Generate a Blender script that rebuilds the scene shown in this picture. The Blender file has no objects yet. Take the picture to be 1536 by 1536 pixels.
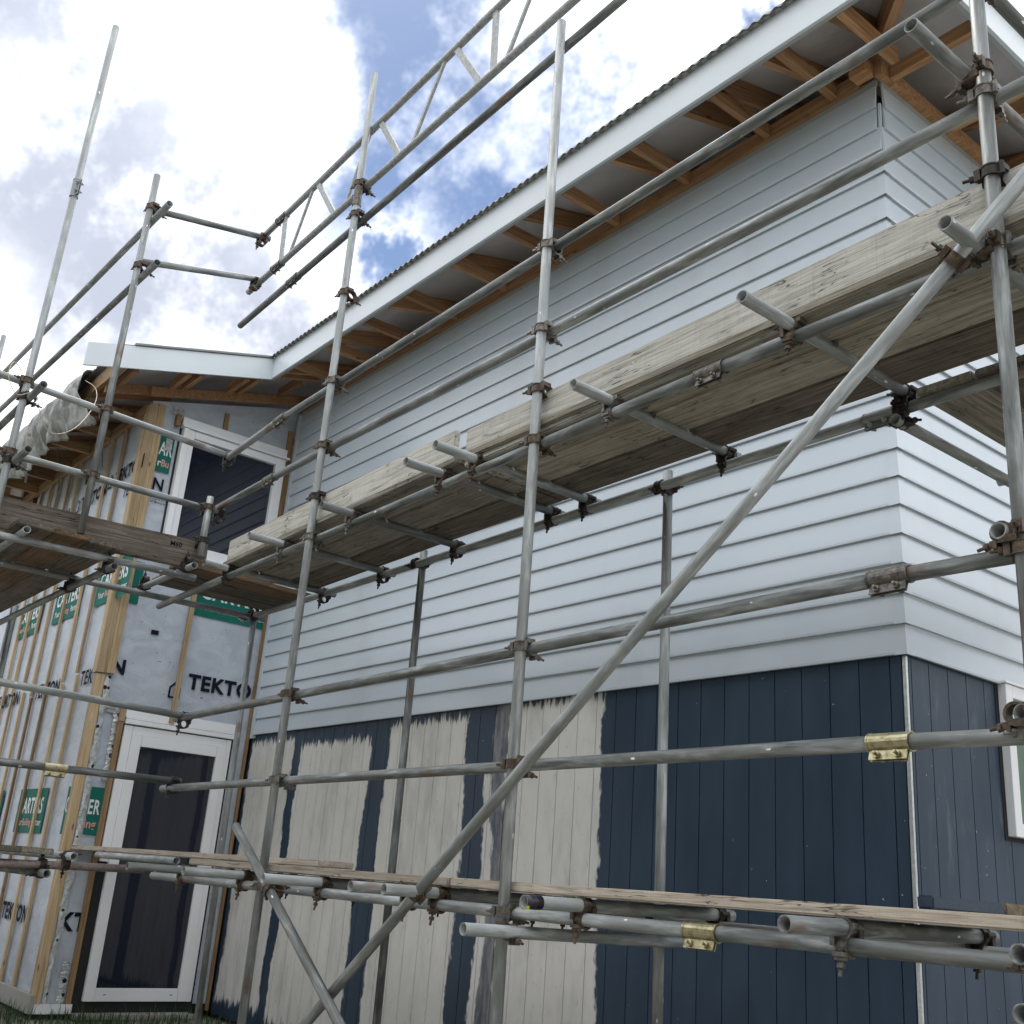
import bpy, bmesh, math, random
from mathutils import Vector, Matrix, noise
random.seed(7)
rad = math.radians
scene = bpy.context.scene
COL = scene.collection

# ------------------------------------------------------------------ camera
EYE = Vector((0.0, 0.0, 1.25))
ROWS = ((0.62866808, 0.77416599, 0.07377981),
        (-0.21086044, 0.26100826, -0.94202578),
        (-0.74854146, 0.57666429, 0.32732855))
cam_d = bpy.data.cameras.new('camera')
cam = bpy.data.objects.new('camera', cam_d)
COL.objects.link(cam)
rt, dn, fw = (Vector(r).normalized() for r in ROWS)
m3 = Matrix((rt, -dn, -fw)).transposed()
cam.matrix_world = Matrix.Translation(EYE) @ m3.to_4x4()
cam_d.sensor_width = 36.0
cam_d.lens = 36.0 * 1619.0 / 1536.0
cam_d.clip_start = 0.05
cam_d.clip_end = 2000.0
scene.camera = cam

# ------------------------------------------------------------------ sky and sun
SUN_EL, SUN_AZ = rad(60), rad(-72)      # azimuth measured from +Y towards +X
world = bpy.data.worlds.new('World')
scene.world = world
world.use_nodes = True
wn, wl = world.node_tree.nodes, world.node_tree.links
wn.clear()
def W(t, **kw):
    n = wn.new(t)
    for k, v in kw.items(): setattr(n, k, v)
    return n
w_out = W('ShaderNodeOutputWorld'); w_bg = W('ShaderNodeBackground')
w_bg.inputs['Strength'].default_value = 0.1
wl.new(w_bg.outputs[0], w_out.inputs[0])
sky = W('ShaderNodeTexSky', sky_type='NISHITA', sun_disc=False)
sky.sun_elevation = SUN_EL; sky.sun_rotation = SUN_AZ
sky.air_density = 1.0; sky.dust_density = 0.6; sky.ozone_density = 1.5
tc = W('ShaderNodeTexCoord')
def wmath(op, a, b=None, c=None, clamp=False):
    n = W('ShaderNodeMath', operation=op); n.use_clamp = clamp
    for i, x in enumerate((a, b, c)):
        if x is None: continue
        if isinstance(x, (int, float)): n.inputs[i].default_value = x
        else: wl.new(x, n.inputs[i])
    return n.outputs[0]
def wnoise(scale, detail, rough=0.55, off=(0, 0, 0), dist=0.0):
    mp = W('ShaderNodeMapping'); mp.inputs['Location'].default_value = off
    wl.new(tc.outputs['Generated'], mp.inputs[0])
    n = W('ShaderNodeTexNoise'); n.inputs['Scale'].default_value = scale
    n.inputs['Detail'].default_value = min(detail, 5.0); n.inputs['Roughness'].default_value = rough
    n.inputs['Distortion'].default_value = dist
    wl.new(mp.outputs[0], n.inputs['Vector'])
    return n
def wsmooth(v, lo, hi):
    n = W('ShaderNodeMapRange', interpolation_type='SMOOTHSTEP')
    n.inputs['From Min'].default_value = lo; n.inputs['From Max'].default_value = hi
    wl.new(v, n.inputs['Value'])
    return n.outputs[0]
# ragged direction = direction + small noise, so that cloud rims are torn
nv = wnoise(7.0, 10.0, 0.68)
sub = W('ShaderNodeVectorMath', operation='SUBTRACT'); sub.inputs[1].default_value = (.5, .5, .5)
wl.new(nv.outputs['Color'], sub.inputs[0])
scl = W('ShaderNodeVectorMath', operation='SCALE'); scl.inputs['Scale'].default_value = 0.20
wl.new(sub.outputs[0], scl.inputs[0])
add = W('ShaderNodeVectorMath', operation='ADD')
wl.new(tc.outputs['Generated'], add.inputs[0]); wl.new(scl.outputs[0], add.inputs[1])
nrm = W('ShaderNodeVectorMath', operation='NORMALIZE'); wl.new(add.outputs[0], nrm.inputs[0])
def lobe(c, r_in, r_out):
    dt = W('ShaderNodeVectorMath', operation='DOT_PRODUCT')
    dt.inputs[1].default_value = Vector(c).normalized()
    wl.new(nrm.outputs[0], dt.inputs[0])
    return wsmooth(dt.outputs['Value'], math.cos(rad(r_out)), math.cos(rad(r_in)))
# breaks in the cloud where blue shows
blue = None
for c, a, b in (((-0.7065, 0.3876, 0.7387), 2.6, 6.4), ((-0.7377, 0.4088, 0.6640), 2.0, 5.8),
                ((-0.6958, 0.4597, 0.6424), 2.6, 6.4), ((-0.6550, 0.5130, 0.6500), 1.0, 4.6),
                ((-0.7700, 0.3950, 0.6050), 0.5, 3.4), ((-0.7550, 0.4420, 0.5400), -0.5, 2.4),
                ((-0.5150, 0.6080, 0.7350), -0.5, 2.2)):
    l = lobe(c, a, b)
    blue = l if blue is None else wmath('MAXIMUM', blue, l)
# grey bellies of the clouds
gn = wnoise(3.2, 3.0, 0.58, (0.3, 2.2, 5.1))
grey = wsmooth(gn.outputs['Fac'], 0.44, 0.66)
g2 = None
for c, a, b in (((-0.93, 0.17, 0.60), 2, 11.5), ((-0.885, 0.265, 0.52), 2, 10.0), ((-0.845, 0.36, 0.46), 1, 9.0),
                ((-0.90, 0.08, 0.75), 1, 9.0), ((-0.76, 0.45, 0.44), 0, 4.0)):
    l = lobe(c, a, b)
    g2 = l if g2 is None else wmath('MAXIMUM', g2, l)
gsep = W('ShaderNodeSeparateColor'); wl.new(nv.outputs['Color'], gsep.inputs[0])
g2 = wmath('MULTIPLY', g2, wsmooth(gsep.outputs[1], 0.26, 0.56))
grey = wmath('MAXIMUM', wmath('MULTIPLY', grey, 0.30), g2)
cl = W('ShaderNodeMix', data_type='RGBA')
wl.new(grey, cl.inputs['Factor'])
cl.inputs['A'].default_value = (11.8, 12.0, 12.5, 1)
cl.inputs['B'].default_value = (3.9, 4.2, 5.0, 1)
# a clouded sky is about twice as bright overhead as at the horizon
sx = W('ShaderNodeSeparateXYZ'); wl.new(tc.outputs['Generated'], sx.inputs[0])
grad = wmath('MULTIPLY', wmath('ADD', wmath('MULTIPLY', wmath('MAXIMUM', sx.outputs['Z'], 0.0), 1.0), 1.0), 0.5)
clg = W('ShaderNodeVectorMath', operation='SCALE')
wl.new(cl.outputs['Result'], clg.inputs[0]); wl.new(grad, clg.inputs['Scale'])
skyc = W('ShaderNodeMix', data_type='RGBA', blend_type='MULTIPLY')
skyc.inputs['Factor'].default_value = 1.0
wl.new(sky.outputs[0], skyc.inputs['A']); skyc.inputs['B'].default_value = (0.41, 0.46, 0.52, 1)
mx = W('ShaderNodeMix', data_type='RGBA')
wisp = wsmooth(gsep.outputs[2], 0.46, 0.70)
bmask = wmath('MULTIPLY', blue, wmath('SUBTRACT', 1.0, wmath('MULTIPLY', wisp, 0.55)), None, True)
wl.new(bmask, mx.inputs['Factor'])
wl.new(clg.outputs[0], mx.inputs['A']); wl.new(skyc.outputs['Result'], mx.inputs['B'])
wl.new(mx.outputs['Result'], w_bg.inputs['Color'])

world.cycles.sampling_method = 'MANUAL'; world.cycles.sample_map_resolution = 512
sun_d = bpy.data.lights.new('sun', 'SUN')
sun_d.energy = 0.9; sun_d.angle = rad(20); sun_d.color = (1.0, 0.96, 0.9)
sun = bpy.data.objects.new('sun', sun_d); COL.objects.link(sun)
sdir = Vector((math.sin(SUN_AZ) * math.cos(SUN_EL), math.cos(SUN_AZ) * math.cos(SUN_EL), math.sin(SUN_EL)))
sun.rotation_euler = sdir.to_track_quat('Z', 'Y').to_euler()
sun.location = (0, 0, 30)
vs = scene.view_settings
vs.view_transform = 'Standard'; vs.look = 'None'; vs.exposure = 1.18; vs.gamma = 1.0
vs.use_curve_mapping = False
scene.render.engine = 'CYCLES'
scene.cycles.max_bounces = 6; scene.cycles.diffuse_bounces = 3; scene.cycles.glossy_bounces = 3; scene.cycles.transmission_bounces = 2

# ------------------------------------------------------------------ materials
MATS = {}
class G:
    """small node-graph writer"""
    def __init__(s, name):
        s.m = bpy.data.materials.new(name); s.m.use_nodes = True
        s.t = s.m.node_tree; s.n = s.t.nodes; s.l = s.t.links
        s.b = s.n['Principled BSDF']; MATS[name] = s.m
    def new(s, t, **kw):
        n = s.n.new(t)
        for k, v in kw.items(): setattr(n, k, v)
        return n
    def put(s, sock, v):
        if isinstance(v, (int, float)): sock.default_value = v
        elif isinstance(v, (tuple, list)): sock.default_value = tuple(v) + ((1,) if len(v) == 3 and sock.type == 'RGBA' else ())
        else: s.l.new(v, sock)
    def coord(s, kind='Object', scale=(1, 1, 1), loc=(0, 0, 0), shift=True):
        if kind == 'World':
            src = s.new('ShaderNodeNewGeometry').outputs['Position']
        else:
            src = s.new('ShaderNodeTexCoord').outputs['Object']
            if shift:
                oi = s.new('ShaderNodeObjectInfo')
                a = s.new('ShaderNodeVectorMath', operation='MULTIPLY_ADD')
                s.l.new(oi.outputs['Random'], a.inputs[0]); a.inputs[1].default_value = (17, 23, 31)
                s.l.new(src, a.inputs[2]); src = a.outputs[0]
        mp = s.new('ShaderNodeMapping')
        mp.inputs['Scale'].default_value = scale; mp.inputs['Location'].default_value = loc
        s.l.new(src, mp.inputs[0])
        return mp.outputs[0]
    def noise(s, vec, scale=5, detail=6, rough=0.55, dist=0.0):
        n = s.new('ShaderNodeTexNoise')
        n.inputs['Scale'].default_value = scale; n.inputs['Detail'].default_value = min(detail, 3)
        n.inputs['Roughness'].default_value = rough; n.inputs['Distortion'].default_value = dist
        s.l.new(vec, n.inputs['Vector'])
        return n.outputs['Fac']
    def math(s, op, a, b=0.0, clamp=False):
        n = s.new('ShaderNodeMath', operation=op); n.use_clamp = clamp
        s.put(n.inputs[0], a); s.put(n.inputs[1], b)
        return n.outputs[0]
    def smooth(s, v, lo, hi, a=0.0, b=1.0):
        n = s.new('ShaderNodeMapRange', interpolation_type='SMOOTHSTEP')
        s.put(n.inputs['Value'], v); n.inputs['From Min'].default_value = lo; n.inputs['From Max'].default_value = hi
        n.inputs['To Min'].default_value = a; n.inputs['To Max'].default_value = b
        return n.outputs[0]
    def ramp(s, v, stops):
        n = s.new('ShaderNodeValToRGB'); e = n.color_ramp.elements
        while len(e) < len(stops): e.new(0.5)
        for k, (p, c) in enumerate(stops):
            e[k].position = p; e[k].color = tuple(c) + (1,)
        s.l.new(v, n.inputs[0])
        return n.outputs[0]
    def mix(s, f, a, b, mode='MIX'):
        n = s.new('ShaderNodeMix', data_type='RGBA', blend_type=mode)
        s.put(n.inputs['Factor'], f); s.put(n.inputs['A'], a); s.put(n.inputs['B'], b)
        return n.outputs['Result']
    def xyz(s, vec):
        n = s.new('ShaderNodeSeparateXYZ'); s.l.new(vec, n.inputs[0]); return n.outputs
    def rnd(s):
        return s.new('ShaderNodeObjectInfo').outputs['Random']
    def done(s, col, rough=0.6, metal=0.0, bump=None, bstr=0.2, bdist=0.01, spec=None):
        s.put(s.b.inputs['Base Color'], col); s.put(s.b.inputs['Roughness'], rough)
        s.put(s.b.inputs['Metallic'], metal)
        if spec is not None: s.put(s.b.inputs['Specular IOR Level'], spec)
        if bump is not None:
            n = s.new('ShaderNodeBump'); n.inputs['Strength'].default_value = bstr
            n.inputs['Distance'].default_value = bdist
            s.l.new(bump, n.inputs['Height']); s.l.new(n.outputs[0], s.b.inputs['Normal'])
        return s.m

def mat_tube():
    g = G('galvanised_steel')
    v = g.coord(scale=(1, 1, 0.12))
    n1 = g.noise(v, 34, 8, 0.65, 0.3)
    n2 = g.noise(g.coord(scale=(1, 1, 0.5)), 7, 6, 0.6)
    c = g.ramp(n1, ((0.30, (0.075, 0.085, 0.082)), (0.5, (0.225, 0.245, 0.24)), (0.68, (0.47, 0.495, 0.49))))
    c = g.mix(g.smooth(n2, 0.45, 0.62, 0, 0.6), c, (0.13, 0.135, 0.12))
    c = g.mix(g.smooth(g.rnd(), 0.0, 1.0, 0.0, 0.35), c, (0.30, 0.32, 0.33))
    c = g.mix(1.0, c, g.smooth(g.rnd(), 0, 1, 0.70, 1.15), 'MULTIPLY')
    vo = g.new('ShaderNodeTexVoronoi'); vo.inputs['Scale'].default_value = 11.0
    g.l.new(g.coord(scale=(2, 2, 0.8)), vo.inputs['Vector'])
    spl = g.smooth(vo.outputs['Distance'], 0.07, 0.12, 1, 0)
    spl = g.math('MULTIPLY', spl, g.smooth(n2, 0.5, 0.55))
    c = g.mix(spl, c, (0.75, 0.76, 0.76))
    rst = g.smooth(n2, 0.30, 0.40, 0.55, 0)
    c = g.mix(rst, c, (0.17, 0.085, 0.045))
    met = g.math('MULTIPLY', g.math('SUBTRACT', 1.0, spl), 0.35)
    return g.done(c, g.smooth(n1, 0.3, 0.7, 0.46, 0.7), met, n1, 0.12, 0.003)
def mat_rust(name, a, b, c3, metal=0.35, rough=0.62):
    g = G(name)
    n = g.noise(g.coord(), 38, 8, 0.7)
    c = g.ramp(n, ((0.3, a), (0.52, b), (0.74, c3)))
    return g.done(c, rough, metal, n, 0.4, 0.004)
def mat_plank(name, dark, mid, light, axis=0, wear=0.5, saw=0.15):
    g = G(name)
    sc = [16, 16, 16]; sc[axis] = 0.7
    v = g.coord(scale=tuple(sc))
    n1 = g.noise(v, 3.2, 9, 0.68, 0.9)
    sc2 = [60, 60, 60]; sc2[axis] = 1.6
    n2 = g.noise(g.coord(scale=tuple(sc2)), 3.0, 6, 0.7)
    c = g.ramp(n1, ((0.28, dark), (0.5, mid), (0.74, light)))
    c = g.mix(g.smooth(n2, 0.52, 0.75, 0, 0.55), c, tuple(x * 0.5 for x in dark))
    n3 = g.noise(g.coord(scale=(1.2, 1.2, 1.2)), 2.6, 7, 0.6)
    c = g.mix(g.smooth(n3, 0.45, 0.72, 0, wear), c, tuple(0.62 * x for x in mid))
    n4 = g.noise(g.coord(scale=(95, 3, 3)), 2.0, 3, 0.6, 0.4)
    c = g.mix(g.smooth(n4, 0.5, 0.72, 0, saw), c, tuple(0.5 * x for x in dark))
    n5 = g.noise(g.coord(scale=(0.9, 9, 9)), 2.2, 3, 0.6, 0.6)
    crack = g.smooth(g.math('ABSOLUTE', g.math('SUBTRACT', n5, 0.5)), 0.004, 0.013, 0.85, 0)
    crack = g.math('MULTIPLY', crack, g.smooth(n3, 0.48, 0.56))
    c = g.mix(crack, c, tuple(0.18 * x for x in dark))
    spk = g.smooth(g.noise(g.coord(), 46, 3, 0.6), 0.72, 0.78, 0, 0.5)
    c = g.mix(spk, c, tuple(min(1, x * 2.1) for x in light))
    t = g.smooth(g.rnd(), 0, 1, 0.78, 1.18)
    c = g.mix(1.0, c, t, 'MULTIPLY')
    hgt = g.math('ADD', n2, g.math('MULTIPLY', n1, 0.7))
    return g.done(c, 0.86, 0.0, hgt, 0.55, 0.005, 0.25)
def mat_timber(name, dark, mid, light, rough=0.72):
    g = G(name)
    n1 = g.noise(g.coord(scale=(0.7, 15, 15)), 2.6, 8, 0.62, 1.2)
    n2 = g.noise(g.coord(scale=(2, 50, 50)), 3.0, 4, 0.6)
    c = g.ramp(n1, ((0.3, dark), (0.5, mid), (0.72, light)))
    kn = g.new('ShaderNodeTexVoronoi'); kn.inputs['Scale'].default_value = 2.2
    g.l.new(g.coord(scale=(1.3, 4, 4)), kn.inputs['Vector'])
    c = g.mix(g.smooth(kn.outputs['Distance'], 0.05, 0.11, 0.8, 0), c, tuple(0.35 * x for x in dark))
    c = g.mix(1.0, c, g.smooth(g.rnd(), 0, 1, 0.72, 1.2), 'MULTIPLY')
    return g.done(c, rough, 0, n2, 0.25, 0.003, 0.3)
def mat_paint(name, col, rough=0.38, var=0.08, speck=None, spec=0.5):
    g = G(name)
    n = g.noise(g.coord('World', (1, 1, 1)), 1.6, 7, 0.6)
    n2 = g.noise(g.coord('World', (3, 3, 1.2)), 22, 5, 0.6)
    c = g.mix(g.smooth(n, 0.3, 0.7), tuple(x * (1 - var) for x in col), tuple(min(1, x * (1 + var)) for x in col))
    if speck: c = g.mix(g.smooth(n2, 0.70, 0.74, 0, 0.6), c, speck)
    return g.done(c, g.smooth(n2, 0.3, 0.7, rough - 0.04, rough + 0.06), 0, n, 0.10, 0.004, spec)

M_TUBE = mat_tube()
M_RUST = mat_rust('rusty_forged_steel', (0.03, 0.024, 0.019), (0.085, 0.062, 0.044), (0.19, 0.135, 0.088))
M_RUST2 = mat_rust('bare_forged_steel', (0.045, 0.04, 0.036), (0.13, 0.12, 0.105), (0.26, 0.23, 0.19), 0.5, 0.5)
M_DARKST = mat_rust('blackened_steel', (0.012, 0.011, 0.010), (0.03, 0.024, 0.02), (0.075, 0.05, 0.035))
M_ZINC = mat_rust('yellow_zinc_plate', (0.17, 0.155, 0.085), (0.36, 0.325, 0.19), (0.44, 0.39, 0.31), 0.8, 0.36)
M_PLANK = mat_plank('weathered_plank', (0.12, 0.108, 0.083), (0.27, 0.25, 0.20), (0.41, 0.385, 0.32))
M_PLANKD = mat_plank('old_dark_plank', (0.05, 0.042, 0.034), (0.115, 0.098, 0.078), (0.20, 0.18, 0.15), wear=0.7)
M_PLANKB = mat_plank('brown_stained_plank', (0.055, 0.034, 0.018), (0.12, 0.078, 0.042), (0.19, 0.135, 0.08))
M_TOE = mat_plank('sun_bleached_plank', (0.25, 0.245, 0.215), (0.43, 0.42, 0.375), (0.55, 0.54, 0.49), wear=0.35, saw=0.22)
M_DECKEDGE = mat_plank('worn_deck_plank', (0.25, 0.21, 0.165), (0.40, 0.35, 0.285), (0.50, 0.45, 0.385), wear=0.3)
M_EAVE = mat_timber('treated_pine_framing', (0.22, 0.115, 0.055), (0.38, 0.21, 0.105), (0.50, 0.31, 0.17))
M_BATTEN = mat_timber('pale_pine_batten', (0.31, 0.215, 0.115), (0.44, 0.325, 0.19), (0.55, 0.43, 0.28))
M_BATTENB = mat_timber('brown_pine_batten', (0.17, 0.105, 0.05), (0.28, 0.18, 0.09), (0.38, 0.26, 0.145))
def plain_board():
    g = G('smooth_weatherboard_paint')
    n = g.noise(g.coord('World', (0.6, 0.6, 1.0)), 1.1, 4, 0.6)
    d = g.smooth(g.noise(g.coord('World', (1.0, 1.0, 0.22)), 2.4, 4, 0.62), 0.52, 0.78, 0, 0.22)
    c = g.mix(g.smooth(n, 0.3, 0.7), (0.475, 0.54, 0.595), (0.515, 0.58, 0.63))
    c = g.mix(d, c, (0.36, 0.385, 0.385))
    return g.done(c, 0.29, 0, n, 0.06, 0.01, 0.6)
M_BOARD = plain_board()
M_FASCIA = mat_paint('pale_fascia_paint', (0.60, 0.66, 0.69), 0.34, 0.03)
M_LIP = mat_paint('grey_fascia_lip', (0.33, 0.35, 0.35), 0.5, 0.1)
M_WHITE = mat_paint('white_joinery', (0.86, 0.875, 0.89), 0.32, 0.02)
M_FLASH = mat_paint('flashing_metal', (0.36, 0.385, 0.39), 0.4, 0.08)
M_BLACK = mat_paint('black_paper_and_voids', (0.012, 0.012, 0.013), 0.7, 0.1)  # building paper, and the dark of the void under the door as colour
M_CORE = mat_paint('dark_framing_core', (0.035, 0.028, 0.022), 0.9, 0.2)
M_RED = mat_paint('dark_red_cladding', (0.13, 0.030, 0.025), 0.6, 0.2)
M_GREEN = mat_paint('printed_green', (0.008, 0.135, 0.105), 0.7, 0.06, None, 0.2)
M_INK = mat_paint('printed_navy_ink', (0.010, 0.012, 0.022), 0.8, 0.05, None, 0.12)
M_PINK = mat_paint('printed_salmon', (0.60, 0.30, 0.24), 0.5, 0.05)
M_PRWHITE = mat_paint('printed_white', (0.66, 0.70, 0.72), 0.5, 0.05)
M_YEL = mat_paint('yellow_tape', (0.75, 0.70, 0.04), 0.4, 0.03)
M_BLK = mat_paint('black_tape', (0.012, 0.012, 0.02), 0.35, 0.05)
M_CORD = mat_paint('pale_cord', (0.48, 0.42, 0.34), 0.8, 0.1)
M_CORDB = mat_paint('black_cord', (0.02, 0.02, 0.02), 0.7, 0.1)

def mat_panel():
    """navy top coat over beige undercoat, left off in ragged vertical patches"""
    g = G('half_painted_panel')
    p = g.coord('World')
    x, y, z = g.xyz(p)
    edge = g.math('SUBTRACT', g.noise(g.coord('World', (1, 1, 0.45)), 9, 8, 0.72), 0.5)
    wob = g.math('SUBTRACT', g.noise(g.coord('World', (1, 1, 1.2)), 1.3, 3, 0.5), 0.5)
    xx = g.math('ADD', x, g.math('ADD', g.math('MULTIPLY', edge, 0.15), g.math('MULTIPLY', wob, 0.14)))
    brs = g.math('SUBTRACT', g.noise(g.coord('World', (1, 1, 0.10)), 26, 6, 0.75), 0.5)
    zz = g.math('ADD', z, g.math('MULTIPLY', brs, 0.32))
    tot = None
    for a, b, zt, zb in ((-9.50, -8.70, 2.335, 0.16), (-8.56, -7.42, 2.27, 0.10), (-7.15, -6.13, 2.345, 0.05),
                         (-5.90, -5.80, 1.95, -1.0), (-5.66, -4.77, 2.385, -1.0)):
        mk = g.math('MULTIPLY', g.smooth(xx, a - 0.012, a + 0.012), g.smooth(xx, b - 0.012, b + 0.012, 1, 0))
        mk = g.math('MULTIPLY', mk, g.smooth(zz, zt - 0.02, zt + 0.02, 1, 0))
        mk = g.math('MULTIPLY', mk, g.smooth(zz, zb - 0.02, zb + 0.02))
        tot = mk if tot is None else g.math('MAXIMUM', tot, mk)
    # only the long wall carries bare undercoat
    tot = g.math('MULTIPLY', tot, g.smooth(y, 4.55, 4.6, 1, 0))
    # thin rubbed coat between two patches
    rub = g.math('MULTIPLY', g.smooth(xx, -5.83, -5.79), g.smooth(xx, -5.62, -5.58, 1, 0))
    rub = g.math('MULTIPLY', rub, g.smooth(g.noise(g.coord('World', (1, 1, 0.25)), 14, 8, 0.7), 0.36, 0.62, 0.25, 0.95))
    rub = g.math('MULTIPLY', rub, g.smooth(y, 4.55, 4.6, 1, 0))
    bn = g.noise(g.coord('World', (1, 1, 0.35)), 5, 8, 0.66)
    beige = g.ramp(bn, ((0.25, (0.50, 0.49, 0.46)), (0.5, (0.655, 0.645, 0.61)), (0.75, (0.72, 0.71, 0.68))))
    spots = g.smooth(g.noise(g.coord('World', (1, 1, 0.6)), 24, 5, 0.7), 0.60, 0.74, 0, 0.35)
    beige = g.mix(spots, beige, (0.22, 0.215, 0.20))
    nn = g.noise(g.coord('World', (1, 1, 0.3)), 4, 7, 0.6)
    navy = g.mix(g.smooth(nn, 0.3, 0.7), (0.015, 0.034, 0.062), (0.026, 0.050, 0.084))
    # dusty sanding scuffs on the end wall
    sc = g.smooth(g.noise(g.coord('World', (1, 1, 0.28)), 9, 9, 0.72, 0.6), 0.52, 0.76, 0, 0.32)
    sc = g.math('MULTIPLY', sc, g.smooth(y, 4.56, 4.75))
    sc = g.math('MULTIPLY', sc, g.smooth(g.noise(g.coord('World'), 1.7, 2), 0.36, 0.6))
    navy = g.mix(sc, navy, (0.20, 0.23, 0.26))
    spk = g.smooth(g.noise(g.coord('World'), 42, 2, 0.5), 0.755, 0.775, 0, 0.8)
    navy = g.mix(spk, navy, (0.5, 0.53, 0.55))
    c = g.mix(g.math('MULTIPLY', rub, 0.75), navy, (0.30, 0.29, 0.29))
    c = g.mix(tot, c, beige)
    r = g.smooth(tot, 0, 1, 0.42, 0.8)
    return g.done(c, r, 0, bn, 0.06, 0.002, 0.4)
M_PANEL = mat_panel()
def mat_wrap():
    g = G('grey_house_wrap')
    n1 = g.noise(g.coord('World', (1, 1, 1.6)), 3.2, 6, 0.6, 1.2)
    n2 = g.noise(g.coord('World', (1, 1, 0.35)), 11, 7, 0.6, 1.6)
    c = g.mix(g.smooth(n1, 0.3, 0.7), (0.40, 0.445, 0.51), (0.50, 0.55, 0.61))
    st = g.smooth(g.noise(g.coord('World'), 26, 2, 0.5), 0.735, 0.75, 0, 0.85)
    c = g.mix(st, c, (0.10, 0.11, 0.12))
    return g.done(c, 0.5, 0, g.math('ADD', n1, g.math('MULTIPLY', n2, 0.6)), 0.32, 0.03, 0.35)
M_WRAP = mat_wrap()
def mat_foil():
    g = G('printed_foil_tape')
    n = g.noise(g.coord('World'), 34, 5, 0.7, 0.8)
    vo = g.new('ShaderNodeTexVoronoi'); vo.inputs['Scale'].default_value = 11
    g.l.new(g.coord('World'), vo.inputs['Vector'])
    c = g.ramp(n, ((0.3, (0.30, 0.33, 0.33)), (0.5, (0.52, 0.55, 0.55)), (0.7, (0.72, 0.74, 0.74))))
    c = g.mix(g.smooth(vo.outputs['Distance'], 0.20, 0.23, 1, 0), c, (0.012, 0.012, 0.014))
    return g.done(c, 0.38, 0.35, n, 0.6, 0.01)
M_FOIL = mat_foil()
def mat_underlay():
    g = G('grey_roof_underlay')
    n = g.noise(g.coord('World'), 2.2, 5, 0.55, 0.7)
    c = g.mix(g.smooth(n, 0.3, 0.7), (0.58, 0.565, 0.57), (0.68, 0.665, 0.67))
    return g.done(c, 0.7, 0, n, 0.5, 0.05, 0.3)
M_UNDER = mat_underlay()
def mat_roof():
    g = G('corrugated_steel')
    n = g.noise(g.coord('World'), 5, 6, 0.6)
    c = g.mix(n, (0.12, 0.125, 0.125), (0.22, 0.225, 0.22))
    return g.done(c, 0.45, 0.4, n, 0.05, 0.002)
M_ROOF = mat_roof()
def mat_glass():
    g = G('window_glass')
    n = g.noise(g.coord('World'), 2.0, 3, 0.5)
    return g.done(g.mix(n, (0.010, 0.014, 0.026), (0.016, 0.019, 0.034)), g.smooth(n, 0.3, 0.7, 0.015, 0.04), 0, n, 0.01, 0.002, 0.75)
M_GLASS = mat_glass()
def mat_tarp():
    g = G('grey_woven_tarp')
    n = g.noise(g.coord('World'), 6, 8, 0.65, 1.0)
    c = g.ramp(n, ((0.3, (0.10, 0.105, 0.10)), (0.5, (0.27, 0.28, 0.265)), (0.7, (0.46, 0.47, 0.45))))
    m = g.done(c, 0.6, 0, n, 0.5, 0.02, 0.3)
    g.b.inputs['Transmission Weight'].default_value = 0.0
    return m
M_TARP = mat_tarp()
def mat_ground():
    g = G('worn_lawn_soil')
    n1 = g.noise(g.coord('World'), 1.5, 9, 0.65); n2 = g.noise(g.coord('World'), 24, 7, 0.65)
    c = g.mix(g.smooth(n1, 0.4, 0.6), (0.19, 0.18, 0.145), (0.29, 0.275, 0.24))
    c = g.mix(g.smooth(n2, 0.45, 0.75, 0, 0.6), c, (0.36, 0.345, 0.315))
    return g.done(c, 0.95, 0, n2, 0.8, 0.03, 0.1)
M_GROUND = mat_ground()
def mat_leaf(name, a, b):
    g = G(name)
    n = g.noise(g.coord('World'), 5, 4)
    m = g.done(g.mix(n, a, b), 0.6, 0, None, spec=0.3)
    return m
M_GRASS = mat_leaf('grass_blade', (0.022, 0.055, 0.014), (0.055, 0.10, 0.028))
M_LEAF = mat_leaf('tree_leaf', (0.045, 0.085, 0.030), (0.10, 0.15, 0.06))
M_BARK = mat_paint('bark', (0.09, 0.07, 0.05), 0.9, 0.3)
M_CONC = mat_paint('concrete', (0.32, 0.31, 0.29), 0.9, 0.15)

# ------------------------------------------------------------------ builders
def link(name, me, mat, parent=None, mw=None):
    o = bpy.data.objects.new(name, me)
    COL.objects.link(o)
    if mat is not None and not me.materials: me.materials.append(mat)
    if mw is not None: o.matrix_world = mw
    if parent is not None:
        o.parent = parent
        o.matrix_parent_inverse = parent['_inv'] if False else Matrix(PINV[parent.name])
    return o
PINV = {}
def register(o, mw):
    PINV[o.name] = mw.inverted()
def thing(name, label, cat, loc=(0, 0, 0), group=None):
    o = bpy.data.objects.new(name, None); COL.objects.link(o)
    o.location = loc; o.empty_display_size = 0.2
    o['label'] = label; o['category'] = cat
    if group: o['group'] = group
    register(o, Matrix.Translation(Vector(loc)))
    return o
def tag(o, label, cat, group=None, kind=None):
    o['label'] = label; o['category'] = cat
    if group: o['group'] = group
    if kind: o['kind'] = kind
    return o
def poly(name, verts, faces, mat, parent=None, mw=None, smooth=False):
    me = bpy.data.meshes.new(name); me.from_pydata([tuple(v) for v in verts], [], faces); me.update()
    bm = bmesh.new(); bm.from_mesh(me); bmesh.ops.recalc_face_normals(bm, faces=bm.faces); bm.to_mesh(me); bm.free()
    if smooth:
        for p in me.polygons: p.use_smooth = True
    o = link(name, me, mat, parent, mw)
    register(o, mw if mw is not None else Matrix())
    return o
BOXF = [(0, 1, 3, 2), (4, 6, 7, 5), (0, 4, 5, 1), (2, 3, 7, 6), (0, 2, 6, 4), (1, 5, 7, 3)]
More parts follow.
